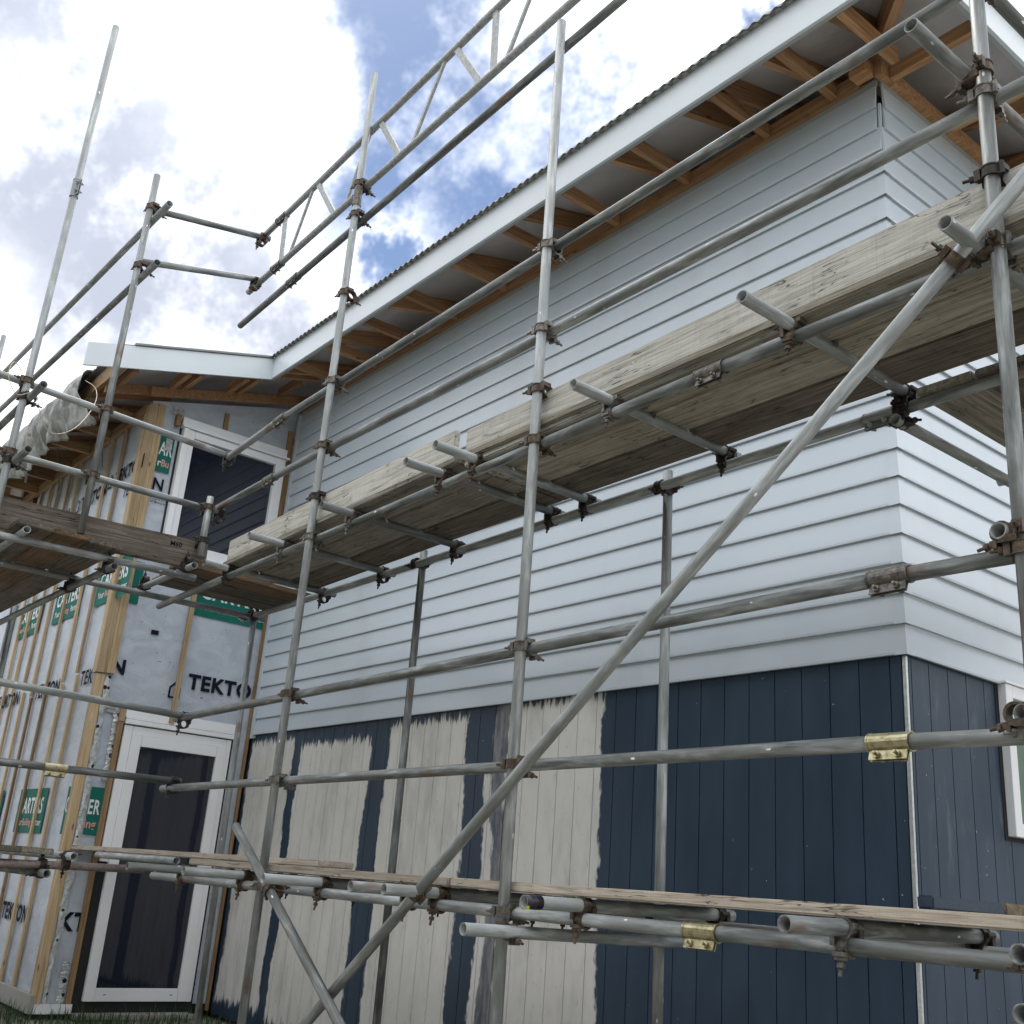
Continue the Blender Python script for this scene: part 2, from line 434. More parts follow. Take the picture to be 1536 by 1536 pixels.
def box(name, lo, hi, mat, parent=None, bev=0.0):
    """axis-aligned box; its own origin at its centre so that grain runs in local space"""
    lo, hi = Vector(lo), Vector(hi); c = (lo + hi) / 2; h = (hi - lo) / 2
    return obox(name, c, h * 2, Matrix.Identity(3), mat, parent, bev)
def obox(name, c, size, rot, mat, parent=None, bev=0.0):
    h = Vector(size) / 2
    me = bpy.data.meshes.new(name)
    if bev:
        bm = bmesh.new(); bmesh.ops.create_cube(bm, size=1.0)
        bmesh.ops.scale(bm, vec=Vector(size), verts=bm.verts)
        bmesh.ops.bevel(bm, geom=list(bm.edges), offset=bev, segments=1, affect='EDGES')
        bm.to_mesh(me); bm.free()
    else:
        vs_ = [(sx * h.x, sy * h.y, sz * h.z) for sx in (-1, 1) for sy in (-1, 1) for sz in (-1, 1)]
        me.from_pydata(vs_, [], BOXF); me.update()
    mw = Matrix.Translation(Vector(c)) @ rot.to_4x4()
    o = link(name, me, mat, parent, mw); register(o, mw)
    return o
def frame_x(d, up=Vector((0, 0, 1))):
    """rotation whose local X runs along d, local Z as near to up as can be"""
    x = Vector(d).normalized()
    if abs(x.dot(up)) > 0.99: up = Vector((0, 1, 0))
    y = up.cross(x).normalized(); z = x.cross(y)
    return Matrix((x, y, z)).transposed()
def beam(name, a, b, w, h, mat, parent=None, bev=0.0, up=Vector((0, 0, 1)), roll=0.0):
    """timber from a to b (centre line), width w across, height h"""
    a, b = Vector(a), Vector(b)
    r = frame_x(b - a, up)
    if roll: r = r @ Matrix.Rotation(roll, 3, 'X')
    return obox(name, (a + b) / 2, ((b - a).length, w, h), r, mat, parent, bev)
def plank(name, a, b, w, h, mat, label, group=None, cat='plank', parent=None, roll=0.0):
    """sawn board with knocked corners, a slight bow and a few end splits"""
    a, b = Vector(a), Vector(b); L = (b - a).length
    bm = bmesh.new(); bmesh.ops.create_cube(bm, size=1.0)
    bmesh.ops.scale(bm, vec=Vector((L, w, h)), verts=bm.verts)
    bmesh.ops.bevel(bm, geom=list(bm.edges), offset=min(0.006, h * 0.2), segments=2, affect='EDGES')
    n = max(2, int(L / 0.35))
    for k in range(1, n):
        x = -L / 2 + L * k / n
        bmesh.ops.bisect_plane(bm, geom=bm.verts[:] + bm.edges[:] + bm.faces[:], plane_co=(x, 0, 0), plane_no=(1, 0, 0))
    sd = random.uniform(0, 90)
    for v in bm.verts:
        q = Vector((v.co.x * 1.1 + sd, v.co.y * 2, v.co.z * 2))
        v.co.y += 0.004 * noise.noise(q); v.co.z += 0.003 * noise.noise(q + Vector((9, 3, 1)))
        if abs(abs(v.co.x) - L / 2) < 0.02: v.co.x += 0.006 * noise.noise(q * 9)
    me = bpy.data.meshes.new(name); bm.to_mesh(me); bm.free()
    r = frame_x(b - a)
    if roll: r = r @ Matrix.Rotation(roll, 3, 'X')
    mw = Matrix.Translation((a + b) / 2) @ r.to_4x4()
    o = link(name, me, mat, parent, mw); register(o, mw)
    if label: tag(o, label, cat, group)
    return o
TR = 0.02415
def tube(name, a, b, parent, mat=None, r=TR, seg=20, wall=0.0035):
    """open steel pipe with wall thickness"""
    a, b = Vector(a), Vector(b); L = (b - a).length
    vs_, fs = [], []
    for rr, z in ((r, 0), (r, L), (r - wall, L), (r - wall, 0)):
        for k in range(seg):
            t = 2 * math.pi * k / seg
            vs_.append((rr * math.cos(t), rr * math.sin(t), z))
    for q in range(4):
        for k in range(seg):
            k2 = (k + 1) % seg; q2 = (q + 1) % 4
            fs.append((q * seg + k, q * seg + k2, q2 * seg + k2, q2 * seg + k))
    me = bpy.data.meshes.new(name); me.from_pydata(vs_, [], fs); me.update()
    for i, p in enumerate(me.polygons): p.use_smooth = (i // seg) % 2 == 0
    z = (b - a).normalized(); ref = Vector((1, 0, 0)) if abs(z.x) < 0.8 else Vector((0, 1, 0))
    y = z.cross(ref).normalized(); x = y.cross(z)
    mw = Matrix.Translation(a) @ Matrix((x, y, z)).transposed().to_4x4()
    o = link(name, me, mat or M_TUBE, parent, mw); register(o, mw)
    return o
def bm_cyl(bm, c, axis, r, L, seg=10):
    r3 = Vector((0, 0, 1)).rotation_difference(Vector(axis).normalized()).to_matrix().to_4x4()
    bmesh.ops.create_cone(bm, cap_ends=True, segments=seg, radius1=r, radius2=r, depth=L,
                          matrix=Matrix.Translation(Vector(c)) @ r3)
def bm_ring(bm, c, axis, r0, r1, hgt, seg=16, a0=0.0, a1=360.0):
    q = Vector((0, 0, 1)).rotation_difference(Vector(axis).normalized()).to_matrix()
    full = a1 - a0 >= 359.9; n = seg if full else seg + 1
    vv = []
    for k in range(n):
        t = rad(a0 + (a1 - a0) * k / seg); cs, sn = math.cos(t), math.sin(t)
        vv.append([bm.verts.new(Vector(c) + q @ Vector((rr * cs, rr * sn, zz)))
                   for rr, zz in ((r0, -hgt / 2), (r1, -hgt / 2), (r1, hgt / 2), (r0, hgt / 2))])
    for k in range(seg):
        a, b = vv[k], vv[(k + 1) % n]
        for j in range(4):
            bm.faces.new((a[j], a[(j + 1) % 4], b[(j + 1) % 4], b[j]))
    if not full:
        bm.faces.new(vv[0]); bm.faces.new(vv[-1][::-1])
def bm_box(bm, c, s):
    mm = Matrix.Translation(Vector(c)) @ Matrix.Diagonal((s[0], s[1], s[2], 1))
    bmesh.ops.create_cube(bm, size=1.0, matrix=mm)
def coupler_mesh(mat, nm):
    """right-angle coupler: local Z is the first tube, local X the second, set off along +Y"""
    bm = bmesh.new(); off = 0.0515
    bm_ring(bm, (0, 0, 0), (0, 0, 1), TR + 0.0008, TR + 0.0062, 0.038)
    for s in (-1, 1): bm_ring(bm, (0, 0, s * 0.0175), (0, 0, 1), TR + 0.005, TR + 0.0088, 0.005)
    bm_ring(bm, (0, off, 0), (1, 0, 0), TR + 0.0008, TR + 0.0062, 0.038)
    for s in (-1, 1): bm_ring(bm, (s * 0.0175, off, 0), (1, 0, 0), TR + 0.005, TR + 0.0088, 0.005)
    bm_box(bm, (0.026, off / 2, 0.026), (0.016, 0.05, 0.02)); bm_box(bm, (-0.026, off / 2, -0.026), (0.016, 0.05, 0.02))
    # hinged swing bolt of the first collar
    bm_box(bm, (-0.036, -0.018, 0), (0.020, 0.012, 0.040)); bm_box(bm, (-0.036, -0.002, 0.0), (0.018, 0.010, 0.034))
    bm_cyl(bm, (-0.052, -0.010, 0.0), (1, 0.25, 0), 0.0055, 0.07, 8)
    bm_cyl(bm, (-0.058, -0.0115, 0.0), (1, 0.25, 0), 0.0125, 0.013, 6)
    bm_cyl(bm, (0.036, -0.006, 0), (0, 0, 1), 0.010, 0.044, 8)
    # swing bolt of the second collar
    bm_box(bm, (0, off + 0.020, -0.036), (0.040, 0.012, 0.020)); bm_box(bm, (0, off + 0.032, -0.030), (0.034, 0.01, 0.018))
    bm_cyl(bm, (0.0, off + 0.046, -0.030), (0, 1, -0.2), 0.0055, 0.07, 8)
    bm_cyl(bm, (0.0, off + 0.052, -0.032), (0, 1, -0.2), 0.0125, 0.013, 6)
    me = bpy.data.meshes.new(nm); bmesh.ops.recalc_face_normals(bm, faces=bm.faces); bm.to_mesh(me); bm.free()
    me.materials.append(mat)
    return me
CPL = [coupler_mesh(m, 'coupler') for m in (M_RUST, M_RUST2, M_DARKST)]
def coupler(at, ax_a, ax_b, to_b, parent, kind=0):
    z = Vector(ax_a).normalized(); y = Vector(to_b); y = (y - z * y.dot(z)).normalized(); x = y.cross(z)
    if abs(x.dot(Vector(ax_b))) < 0.2: pass
    mw = Matrix.Translation(Vector(at)) @ Matrix((x, y, z)).transposed().to_4x4()
    o = link('coupler', CPL[kind], None, parent, mw); register(o, mw)
    return o
def sleeve_mesh(mat):
    bm = bmesh.new()
    bm_ring(bm, (0, 0, 0), (0, 0, 1), TR + 0.0006, TR + 0.0048, 0.135, 20)
    for s in (-1, 1): bm_ring(bm, (0, 0, s * 0.0675), (0, 0, 1), TR + 0.001, TR + 0.0065, 0.006, 20)
    for s in (-1, 1): bm_box(bm, (s * 0.0055, -TR - 0.016, 0), (0.0045, 0.034, 0.125))
    for s in (-1, 1):
        bm_cyl(bm, (0, -TR - 0.019, s * 0.034), (1, 0, 0), 0.005, 0.06, 8)
        bm_cyl(bm, (0.014, -TR - 0.019, s * 0.034), (1, 0, 0), 0.0115, 0.010, 6)
        bm_cyl(bm, (-0.013, -TR - 0.019, s * 0.034), (1, 0, 0), 0.011, 0.008, 8)
    bm_box(bm, (0, TR + 0.005, 0), (0.004, 0.003, 0.02))
    me = bpy.data.meshes.new('sleeve_coupler'); bmesh.ops.recalc_face_normals(bm, faces=bm.faces); bm.to_mesh(me); bm.free()
    me.materials.append(mat)
    return me
SLV = {k: sleeve_mesh(m) for k, m in (('zinc', M_ZINC), ('rust', M_RUST2), ('grey', M_TUBE))}
def sleeve(at, axis, parent, kind='zinc', down=(0, -0.35, -1)):
    z = Vector(axis).normalized(); y = -Vector(down); y = (y - z * y.dot(z)).normalized(); x = y.cross(z)
    mw = Matrix.Translation(Vector(at)) @ Matrix((x, y, z)).transposed().to_4x4()
    o = link('sleeve_coupler', SLV[kind], None, parent, mw); register(o, mw)
    return o
def prism(name, prof, p0, p1, mat, parent=None, flip=None):
    """profile given as world offsets, swept from p0 to p1"""
    n = len(prof); p0, p1 = Vector(p0), Vector(p1); c = (p0 + p1) / 2
    vs_ = [p0 - c + Vector(q) for q in prof] + [p1 - c + Vector(q) for q in prof]
    fs = [tuple(range(n)), tuple(range(2 * n - 1, n - 1, -1))]
    fs += [(k, (k + 1) % n, n + (k + 1) % n, n + k) for k in range(n)]
    return poly(name, vs_, fs, mat, parent, Matrix.Translation(c))
def text(body, size, mat, origin, right, up, parent, name, xs=1.0, font_w=0.0, mesh_up=0.002):
    cu = bpy.data.curves.new('lettering', 'FONT'); cu.body = body; cu.size = size
    cu.offset = font_w * 0.62; cu.resolution_u = 3; cu.space_character = 1.10 if font_w > 0.005 else 1.0
    o = bpy.data.objects.new('lettering_curve', cu); COL.objects.link(o)
    dg = bpy.context.evaluated_depsgraph_get()
    me = bpy.data.meshes.new_from_object(o.evaluated_get(dg))
    bpy.data.objects.remove(o); bpy.data.curves.remove(cu)
    me.materials.clear()
    right, up = Vector(right).normalized(), Vector(up).normalized(); nn = right.cross(up)
    mw = Matrix.Translation(Vector(origin) + nn * mesh_up) @ Matrix((right * xs, up, nn)).transposed().to_4x4()
    t = link(name, me, mat, parent, mw); register(t, mw)
    return t

# ------------------------------------------------------------------ ground
def ground():
    n = 40; vs_, fs = [], []
    def ax(k): t = (k / n) * 2 - 1; return math.copysign(abs(t) ** 3, t) * 150
    for i in range(n + 1):
        for j in range(n + 1):
            x, y = ax(i) - 4, ax(j) + 3
            h = 0.025 * noise.noise(Vector((x * 0.8, y * 0.8, 0)))
            vs_.append((x, y, h - 0.012))
    for i in range(n):
        for j in range(n):
            a = i * (n + 1) + j
            fs.append((a, a + 1, a + n + 2, a + n + 1))
    o = poly('ground', vs_, fs, M_GROUND, smooth=True)
    o['kind'] = 'structure'
    # grass
    vs_, fs = [], []
    rg = random.Random(3)
    for k in range(15000):
        x = rg.uniform(-13.5, -6.5); y = rg.uniform(1.4, 4.45)
        if x < -9.55 and y > 2.93: continue
        if rg.random() < max(0, min(0.75, (x + 9.3) * 0.4)): continue
        h = rg.uniform(0.03, 0.10) * (1.6 if (abs(y - 2.9) < 0.16 or abs(x + 9.45) < 0.18) and rg.random() < .35 else 1)
        a = rg.uniform(0, 6.28); w = rg.uniform(0.002, 0.0045); l = rg.uniform(0.1, 0.6) * h
        dx, dy = math.cos(a), math.sin(a); b = len(vs_)
        vs_ += [(x - dy * w, y + dx * w, -0.01), (x + dy * w, y - dx * w, -0.01),
                (x + dx * l * .35 + dy * w * .7, y + dy * l * .35 - dx * w * .7, h * .6),
                (x + dx * l * .35 - dy * w * .7, y + dy * l * .35 + dx * w * .7, h * .6),
                (x + dx * l, y + dy * l, h)]
        fs += [(b, b + 1, b + 2, b + 3), (b + 3, b + 2, b + 4)]
    me = bpy.data.meshes.new('grass'); me.from_pydata(vs_, [], fs); me.update()
    o = link('grass', me, M_GRASS); tag(o, 'rough green grass at the foot of the wrapped wing wall', 'grass', None, 'stuff')
ground()

# ------------------------------------------------------------------ house
XC, XI, YW, YF = -2.76, -9.585, 4.5, 3.0        # right corner, inner corner, long wall, wing front wall
ZB, SP, NB = 2.4065, 0.1483, 22                  # weatherboards: bottom, cover, count
ZT = ZB + SP * NB
house = thing('house', 'two-storey house under construction with pale weatherboards over navy panels', 'house', (-6.2, 4.6, 0))

# framing mass behind the cladding
box('wall_core', (XI + 0.02, YW + 0.03, 0.0), (XC - 0.03, 11.4, ZT - 0.02), M_CORE, house)
box('wall_core', (-17.0, YF + 0.035, 0.04), (XI - 0.04, 11.38, 5.30), M_CORE, house)

def wb_front(k):
    z = ZB + k * SP; rb = -0.030 + random.uniform(-.0015, .0015)
    prof = [(0, -0.012, 0), (0, rb, 0), (0, rb - 0.0005, 0.012), (0, -0.0125, SP + 0.016), (0, -0.004, SP + 0.016)]
    prism('weatherboard', prof, (XI + 0.115, YW, z), (XC + (0.012 if k < NB - 2 else -0.012), YW, z), M_BOARD, house)
def wb_side(k):
    z = ZB + k * SP
    prof = [(0.012, 0, 0), (0.030, 0, 0), (0.0305, 0, 0.012), (0.0125, 0, SP + 0.016), (0.004, 0, SP + 0.016)]
    prism('weatherboard', prof, (XC, YW - (0.012 if k < NB - 2 else -0.012), z), (XC, 11.3, z), M_BOARD, house)
for k in range(NB):
    wb_front(k); wb_side(k)
    if k < NB - 3:       # folded corner soaker on every course but the top ones
        z = ZB + k * SP; o_, t_ = 0.0345, 0.0165; zl, zh = z - 0.004, z + SP - 0.007
        wdt = 0.030
        a = [(XC - wdt, YW - o_, zl), (XC + o_, YW - o_, zl), (XC + o_, YW + wdt, zl),
             (XC - wdt, YW - t_ - .003, zh), (XC + t_ + .003, YW - t_ - .003, zh), (XC + t_ + .003, YW + wdt, zh)]
        b = [(XC - wdt, YW - o_ + .003, zl), (XC + o_ - .003, YW - o_ + .003, zl), (XC + o_ - .003, YW + wdt, zl),
             (XC - wdt, YW - t_, zh), (XC + t_, YW - t_, zh), (XC + t_, YW + wdt, zh)]
        fs = [(0, 1, 4, 3), (1, 2, 5, 4), (6, 9, 10, 7), (7, 10, 11, 8), (0, 6, 7, 1), (1, 7, 8, 2),
              (3, 4, 10, 9), (4, 5, 11, 10), (0, 3, 9, 6), (2, 8, 11, 5)]
        poly('corner_soaker', a + b, fs, M_BOARD, house)
box('corner_soaker', (XC - 0.006, YW - 0.010, ZT - 3 * SP), (XC + 0.008, YW + 0.006, ZT - 0.12), M_BOARD, house)
# flat trim board closing the top course
box('frieze_strip', (XI + 0.1, YW - 0.016, ZT + 0.004), (XC - 0.004, YW - 0.004, ZT + 0.05), M_LIP, house)
box('frieze_strip', (XC + 0.004, YW + 0.004, ZT + 0.004), (XC + 0.016, 11.3, ZT + 0.05), M_LIP, house)

# grooved lower panels: every strip between two grooves is a piece
box('panel_backing', (XI + 0.02, YW + 0.012, 0.02), (XC - 0.014, YW + 0.026, ZB + 0.03), M_PANEL, house)
box('panel_backing', (XC - 0.026, YW + 0.03, 0.02), (XC - 0.012, 11.3, ZB + 0.03), M_PANEL, house)
GR = 0.1668; x = -2.841
edges = [XC - 0.020]
while x > XI + 0.1: edges.append(x); x -= GR
edges.append(XI + 0.03)
for a, b in zip(edges[:-1], edges[1:]):
    box('panel_strip', (b + 0.0028, YW - 0.002, 0.03), (a - 0.0028, YW + 0.010, ZB + 0.012), M_PANEL, house)
yy = [YW + 0.020, 4.545, 4.694]
while yy[-1] < 9.5: yy.append(yy[-1] + GR)
for a, b in zip(yy[:-1], yy[1:]):
    box('panel_strip', (XC - 0.010, a + 0.0028, 0.03), (XC + 0.002, b - 0.0028, ZB + 0.012), M_PANEL, house)
# bare aluminium angle on the corner of the lower panels
M_ALU = mat_rust('bare_aluminium', (0.50, 0.53, 0.54), (0.62, 0.65, 0.66), (0.74, 0.76, 0.77), 0.75, 0.3)
box('corner_strip', (XC - 0.010, YW - 0.0075, 0.02), (XC + 0.0075, YW - 0.0035, ZB - 0.004), M_ALU, house)
box('corner_strip', (XC + 0.0035, YW - 0.0035, 0.02), (XC + 0.0075, YW + 0.008, ZB - 0.004), M_ALU, house)

# inner corner trims
box('corner_board', (XI + 0.075, YW - 0.040, ZB - 0.03), (XI + 0.113, YW - 0.002, ZT), M_BOARD, house)
box('corner_board', (XI + 0.042, YW - 0.030, ZB - 0.03), (XI + 0.073, YW - 0.002, ZT), M_BOARD, house)
beam('batten', (XI + 0.026, YW - 0.040, 0.05), (XI + 0.026, YW - 0.040, ZT - 0.25), 0.022, 0.026, M_BATTENB, house)

# right-hand window in the end wall
win_r = None
def window_frame(name, plane_x, y0, y1, z0, z1, fw, out, mat, parent, sash=0.0, glass=None):
    """frame of four members standing proud of a wall that faces +X; returns nothing"""
    X0, X1 = plane_x, plane_x + out
    box('frame', (X0, y0, z0), (X1, y0 + fw, z1), mat, parent, 0.003)
    box('frame', (X0, y1 - fw, z0), (X1, y1, z1), mat, parent, 0.003)
    box('frame', (X0 + .001, y0 + fw, z0), (X1 - .001, y1 - fw, z0 + fw), mat, parent, 0.003)
    box('frame', (X0 + .001, y0 + fw, z1 - fw), (X1 - .001, y1 - fw, z1), mat, parent, 0.003)
    if sash:
        f2 = fw + sash; Xs = X1 - 0.014
        box('sash', (X0, y0 + fw, z0 + fw), (Xs, y0 + f2, z1 - fw), mat, parent, 0.002)
        box('sash', (X0, y1 - f2, z0 + fw), (Xs, y1 - fw, z1 - fw), mat, parent, 0.002)
        box('sash', (X0 + .001, y0 + f2, z0 + fw), (Xs - .001, y1 - f2, z0 + f2), mat, parent, 0.002)
        box('sash', (X0 + .001, y0 + f2, z1 - f2), (Xs - .001, y1 - f2, z1 - fw), mat, parent, 0.002)
        fw = f2
    box('pane', (X0 + 0.026, y0 + fw - 0.004, z0 + fw - 0.004), (X0 + 0.034, y1 - fw + 0.004, z1 - fw + 0.004), glass or M_GLASS, parent)
M_REFL_PANE = mat_paint('green_reflection_tint_glass', (0.16, 0.225, 0.19), 0.12, 0.35, None, 0.7)  # pale green of mirrored trees and sky put into the pane colour
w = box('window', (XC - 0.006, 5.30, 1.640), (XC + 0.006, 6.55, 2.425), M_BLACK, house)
w['label'] = 'white framed window in the navy end wall'
window_frame('w', XC + 0.006, 5.325, 6.53, 1.66, 2.41, 0.066, 0.045, M_WHITE, w, 0.0, M_REFL_PANE)
box('head_flashing', (XC + 0.006, 5.31, 2.412), (XC + 0.062, 6.55, 2.421), M_WHITE, w)

# roof --------------------------------------------------------------
PIT = 0.285                                     # rise per metre, about 16 degrees
YE, XE = 3.90, XC + 0.60                        # eave line on the long side, on the end
ZU = 5.905                                      # underlay at the eave line
RIDGE = 8.0
def zu(y): return ZU + PIT * (y - YE)
hx = XE - (RIDGE - YE)                          # hip meets ridge
def sheet(name, pts, mat, thick):
    n = len(pts); vs_ = [Vector(p) for p in pts] + [Vector(p) + Vector((0, 0, thick)) for p in pts]
    fs = [tuple(range(n))[::-1], tuple(range(n, 2 * n))] + [(k, (k + 1) % n, n + (k + 1) % n, n + k) for k in range(n)]
    return poly(name, vs_, fs, mat, house)
def underlay_front():
    nx, ny = 110, 26; vs_, fs = [], []
    for j in range(ny + 1):
        y = YE + 0.012 + (RIDGE - YE) * j / ny
        xr = XE - 0.012 - (y - YE); xl = -17.0
        for i in range(nx + 1):
            x = xl + (xr - xl) * i / nx
            sag = 0.018 * (0.5 + noise.noise(Vector((x * 1.9, y * 1.3, 2)))) if 0 < j < ny else 0
            vs_.append((x, y, zu(y) - sag))
    for j in range(ny):
        for i in range(nx):
            a = j * (nx + 1) + i; fs.append((a, a + 1, a + nx + 2, a + nx + 1))
    poly('roof_underlay', vs_, fs, M_UNDER, house, smooth=True)
underlay_front()
sheet('roof_underlay', [(-17.0, 2.52, zu(2.52)), (-9.03, 2.52, zu(2.52)), (-9.03, YE + .02, zu(YE + .02)), (-17.0, YE + .02, zu(YE + .02))], M_UNDER, 0.003)
def zs(x): return ZU + PIT * (XE - x)
sheet('roof_underlay', [(XE - 0.012, YE + 0.03, zs(XE - 0.012)), (XE - 0.012, 11.9, zs(XE - .012)), (hx, 11.9, zs(hx)), (hx, RIDGE + .03, zs(hx))], M_UNDER, 0.003)
sheet('roof_underlay', [(-17, RIDGE, zu(RIDGE)), (hx, RIDGE, zu(RIDGE)), (hx, 12.0, zu(YE)), (-17, 12.0, zu(YE))], M_UNDER, 0.003)
def corrugated(along, x0, x1, lo_fn, hi_fn, zfn, name='roof_sheet'):
    """corrugated iron: ridges run up the slope"""
    pitch = 0.0765; n = int((x1 - x0) / pitch * 8); vs_, fs = [], []
    for i in range(n + 1):
        s = x0 + (x1 - x0) * i / n; w_ = 0.0095 * math.sin(2 * math.pi * s / pitch) + 0.012
        lo, hi = lo_fn(s), hi_fn(s)
        for t in (lo, hi):
            z = zfn(s, t) + w_ + 0.03
            vs_ += [(s, t, z) if along == 'x' else (t, s, z)]
            vs_ += [(s, t, z + 0.0015) if along == 'x' else (t, s, z + 0.0015)]
    for i in range(n):
        a = 4 * i; b = a + 4
        fs += [(a, b, b + 2, a + 2), (a + 1, a + 3, b + 3, b + 1), (a, a + 1, b + 1, b)]
    poly(name, vs_, fs, M_ROOF, house, smooth=True)
corrugated('x', -9.02, XE + 0.03, lambda s: YE - 0.065, lambda s: min(RIDGE, YE + (XE - s) + 0.02), lambda s, t: zu(t))
corrugated('x', -17.0, -9.03, lambda s: 2.46, lambda s: RIDGE, lambda s, t: zu(t))
corrugated('y', YE - 0.03, 11.9, lambda s: XE + 0.065, lambda s: max(hx, XE - (s - YE) - 0.02), lambda s, t: zs(t))
# fascia, lip and eave flashing
ZFB, ZFT = 5.705, 5.935
box('fascia', (-9.0, YE - 0.022, ZFB), (XE + 0.022, YE, ZFT), M_FASCIA, house, 0.002)
box('fascia_lip', (-8.99, YE + 0.001, ZFB + 0.004), (XE - 0.001, YE + 0.026, ZFB + 0.030), M_LIP, house)
box('fascia', (XE, YE + 0.002, ZFB), (XE + 0.022, 11.9, ZFT), M_FASCIA, house, 0.002)
box('fascia_lip', (XE - 0.026, YE + 0.028, ZFB + 0.004), (XE - 0.001, 11.8, ZFB + 0.030), M_LIP, house)
box('eave_flashing', (-9.0, YE - 0.046, ZFT + 0.002), (XE + 0.045, YE - 0.004, ZFT + 0.024), M_FLASH, house)
box('eave_flashing', (XE + 0.004, YE - 0.002, ZFT + 0.002), (XE + 0.046, 11.9, ZFT + 0.024), M_FLASH, house)
# raking barge board of the wing, plumb cut at the lower end
def rake(name, x0, x1, y0, y1, dz0, dz1, mat, zf=lambda y: 5.716 + PIT * (y - YE)):
    vs_ = [(xx, y, zf(y) + dz) for xx in (x0, x1) for y, dz in ((y0, dz0), (y1, dz0), (y1, dz1), (y0, dz1))]
    return poly(name, vs_, [(0, 1, 2, 3), (7, 6, 5, 4), (0, 4, 5, 1), (1, 5, 6, 2), (2, 6, 7, 3), (3, 7, 4, 0)], mat, house)
rake('barge_board', -9.024, -9.001, 2.17, YE - 0.001, -0.008, 0.212, M_FASCIA)
rake('barge_flashing', -9.05, -8.985, 2.56, YE - 0.03, 0.216, 0.236, M_ROOF)
rake('barge_rafter', -9.075, -9.028, 2.54, YE + 0.5, 0.03, 0.17, M_EAVE)

# soffit framing of the long eave
lookouts = [-8.62, -8.02, -7.39, -6.74, -6.08, -5.46, -4.81, -4.15, -3.50, -3.02, -2.62]
box('ribbon_board', (XI + 0.06, YW - 0.050, 5.705), (XC - 0.1, YW - 0.005, 5.795), M_EAVE, house)
box('ribbon_board', (XI + 0.06, YW + 0.05, 5.70), (XC - 0.1, YW + 0.10, 5.75), M_EAVE, house)
for x in lookouts:
    j = random.uniform(-.006, .006)
    beam('soffit_joist', (x, YE + 0.03, 5.753 + j), (x, YW - 0.052, 5.753 + j), 0.045, 0.09, M_EAVE, house, 0.002)
x = -8.9
while x < XE - 0.9:
    y1 = min(RIDGE, YE + (XE - x) - 0.05); y0 = YE + 0.03
    beam('rafter', (x, y0, zu(y0) - 0.085), (x, y1, zu(y1) - 0.085), 0.045, 0.135, M_EAVE, house)
    x += 0.9
beam('hip_rafter', (XE - 0.04, YE + 0.04, zu(YE) - 0.10), (hx, RIDGE, zu(RIDGE) - 0.10), 0.05, 0.18, M_EAVE, house)
for d in (0.55, 1.0, 1.6):
    beam('jack_rafter', (XE - d, YE + 0.03, zu(YE) - 0.075), (XE - d, YE + d - .03, zu(YE + d) - 0.085), 0.045, 0.13, M_EAVE, house)
# end-wall eave
box('ribbon_board', (XC + 0.006, YW - 0.05, 5.705), (XC + 0.052, 11.2, 5.795), M_EAVE, house)
box('corner_block', (XC - 0.098, YW - 0.14, 5.702), (XC + 0.004, YW - 0.052, 5.792), M_EAVE, house)
y = 4.55
while y < 9:
    beam('soffit_joist', (XC + 0.054, y, 5.753), (XE - 0.03, y, 5.753), 0.045, 0.09, M_EAVE, house, 0.002)
    if y > 4.8:
        xl = max(hx, XE - (y + .3 - YE)); 
        beam('rafter', (XE - 0.03, y + 0.3, zs(XE - .03) - 0.085), (xl + .05, y + 0.3, zs(xl + .05) - 0.085), 0.045, 0.135, M_EAVE, house)
    y += 0.62

# wing: side wall (faces +X) and front wall (faces -Y), wrapped, battened, unclad
def wtop(y): return 5.40 + PIT * (y - YF) - 0.05
def wrap_side():
    n, m = 30, 40; vs_, fs = [], []
    for i in range(n + 1):
        y = YF + (YW - 0.01 - YF) * i / n
        for j in range(m + 1):
            z = 0.1 + (wtop(y) - 0.1) * j / m
            b = 0.007 * noise.noise(Vector((y * 5, z * 2.2, 1.3))) + 0.005 * noise.noise(Vector((y * 13, z * 7, 3.3)))
            vs_.append((XI - 0.012 + b, y, z))
    for i in range(n):
        for j in range(m):
            a = i * (m + 1) + j; fs.append((a, a + m + 1, a + m + 2, a + 1))
    poly('house_wrap', vs_, fs, M_WRAP, house, smooth=True)
def wrap_front():
    n, m = 90, 40; vs_, fs = [], []
    for i in range(n + 1):
        x = -13.2 + (XI + 13.2 - 0.004) * i / n
        for j in range(m + 1):
            z = 0.1 + (5.34 - 0.1) * j / m
            b = 0.007 * noise.noise(Vector((x * 4, z * 1.8, 6.3))) + 0.005 * noise.noise(Vector((x * 9, z * 6, 3.3)))
            vs_.append((x, YF + 0.012 + b, z))
    for i in range(n):
        for j in range(m):
            a = i * (m + 1) + j; fs.append((a, a + m + 1, a + m + 2, a + 1))
    poly('house_wrap', vs_, fs, M_WRAP, house, smooth=True)
wrap_side(); wrap_front()
box('wall_panel', (-17.0, YF - 0.03, 4.75), (-13.22, YF + 0.01, 5.30), M_RED, house)
box('wall_panel', (-17.0, YF - 0.005, 0.05), (-13.22, YF + 0.01, 4.745), M_WRAP, house)
box('white_lining', (-15.6, YF - 0.06, 5.30), (-13.75, YF - 0.035, 5.95), M_WHITE, house)
# base plates and bottom flashing
box('base_flashing', (-13.2, YF - 0.035, 0.03), (XI + 0.03, YF + 0.002, 0.165), M_CONC, house)
box('base_flashing', (XI - 0.002, YF + 0.004, 0.03), (XI + 0.04, 3.30, 0.10), M_WHITE, house)
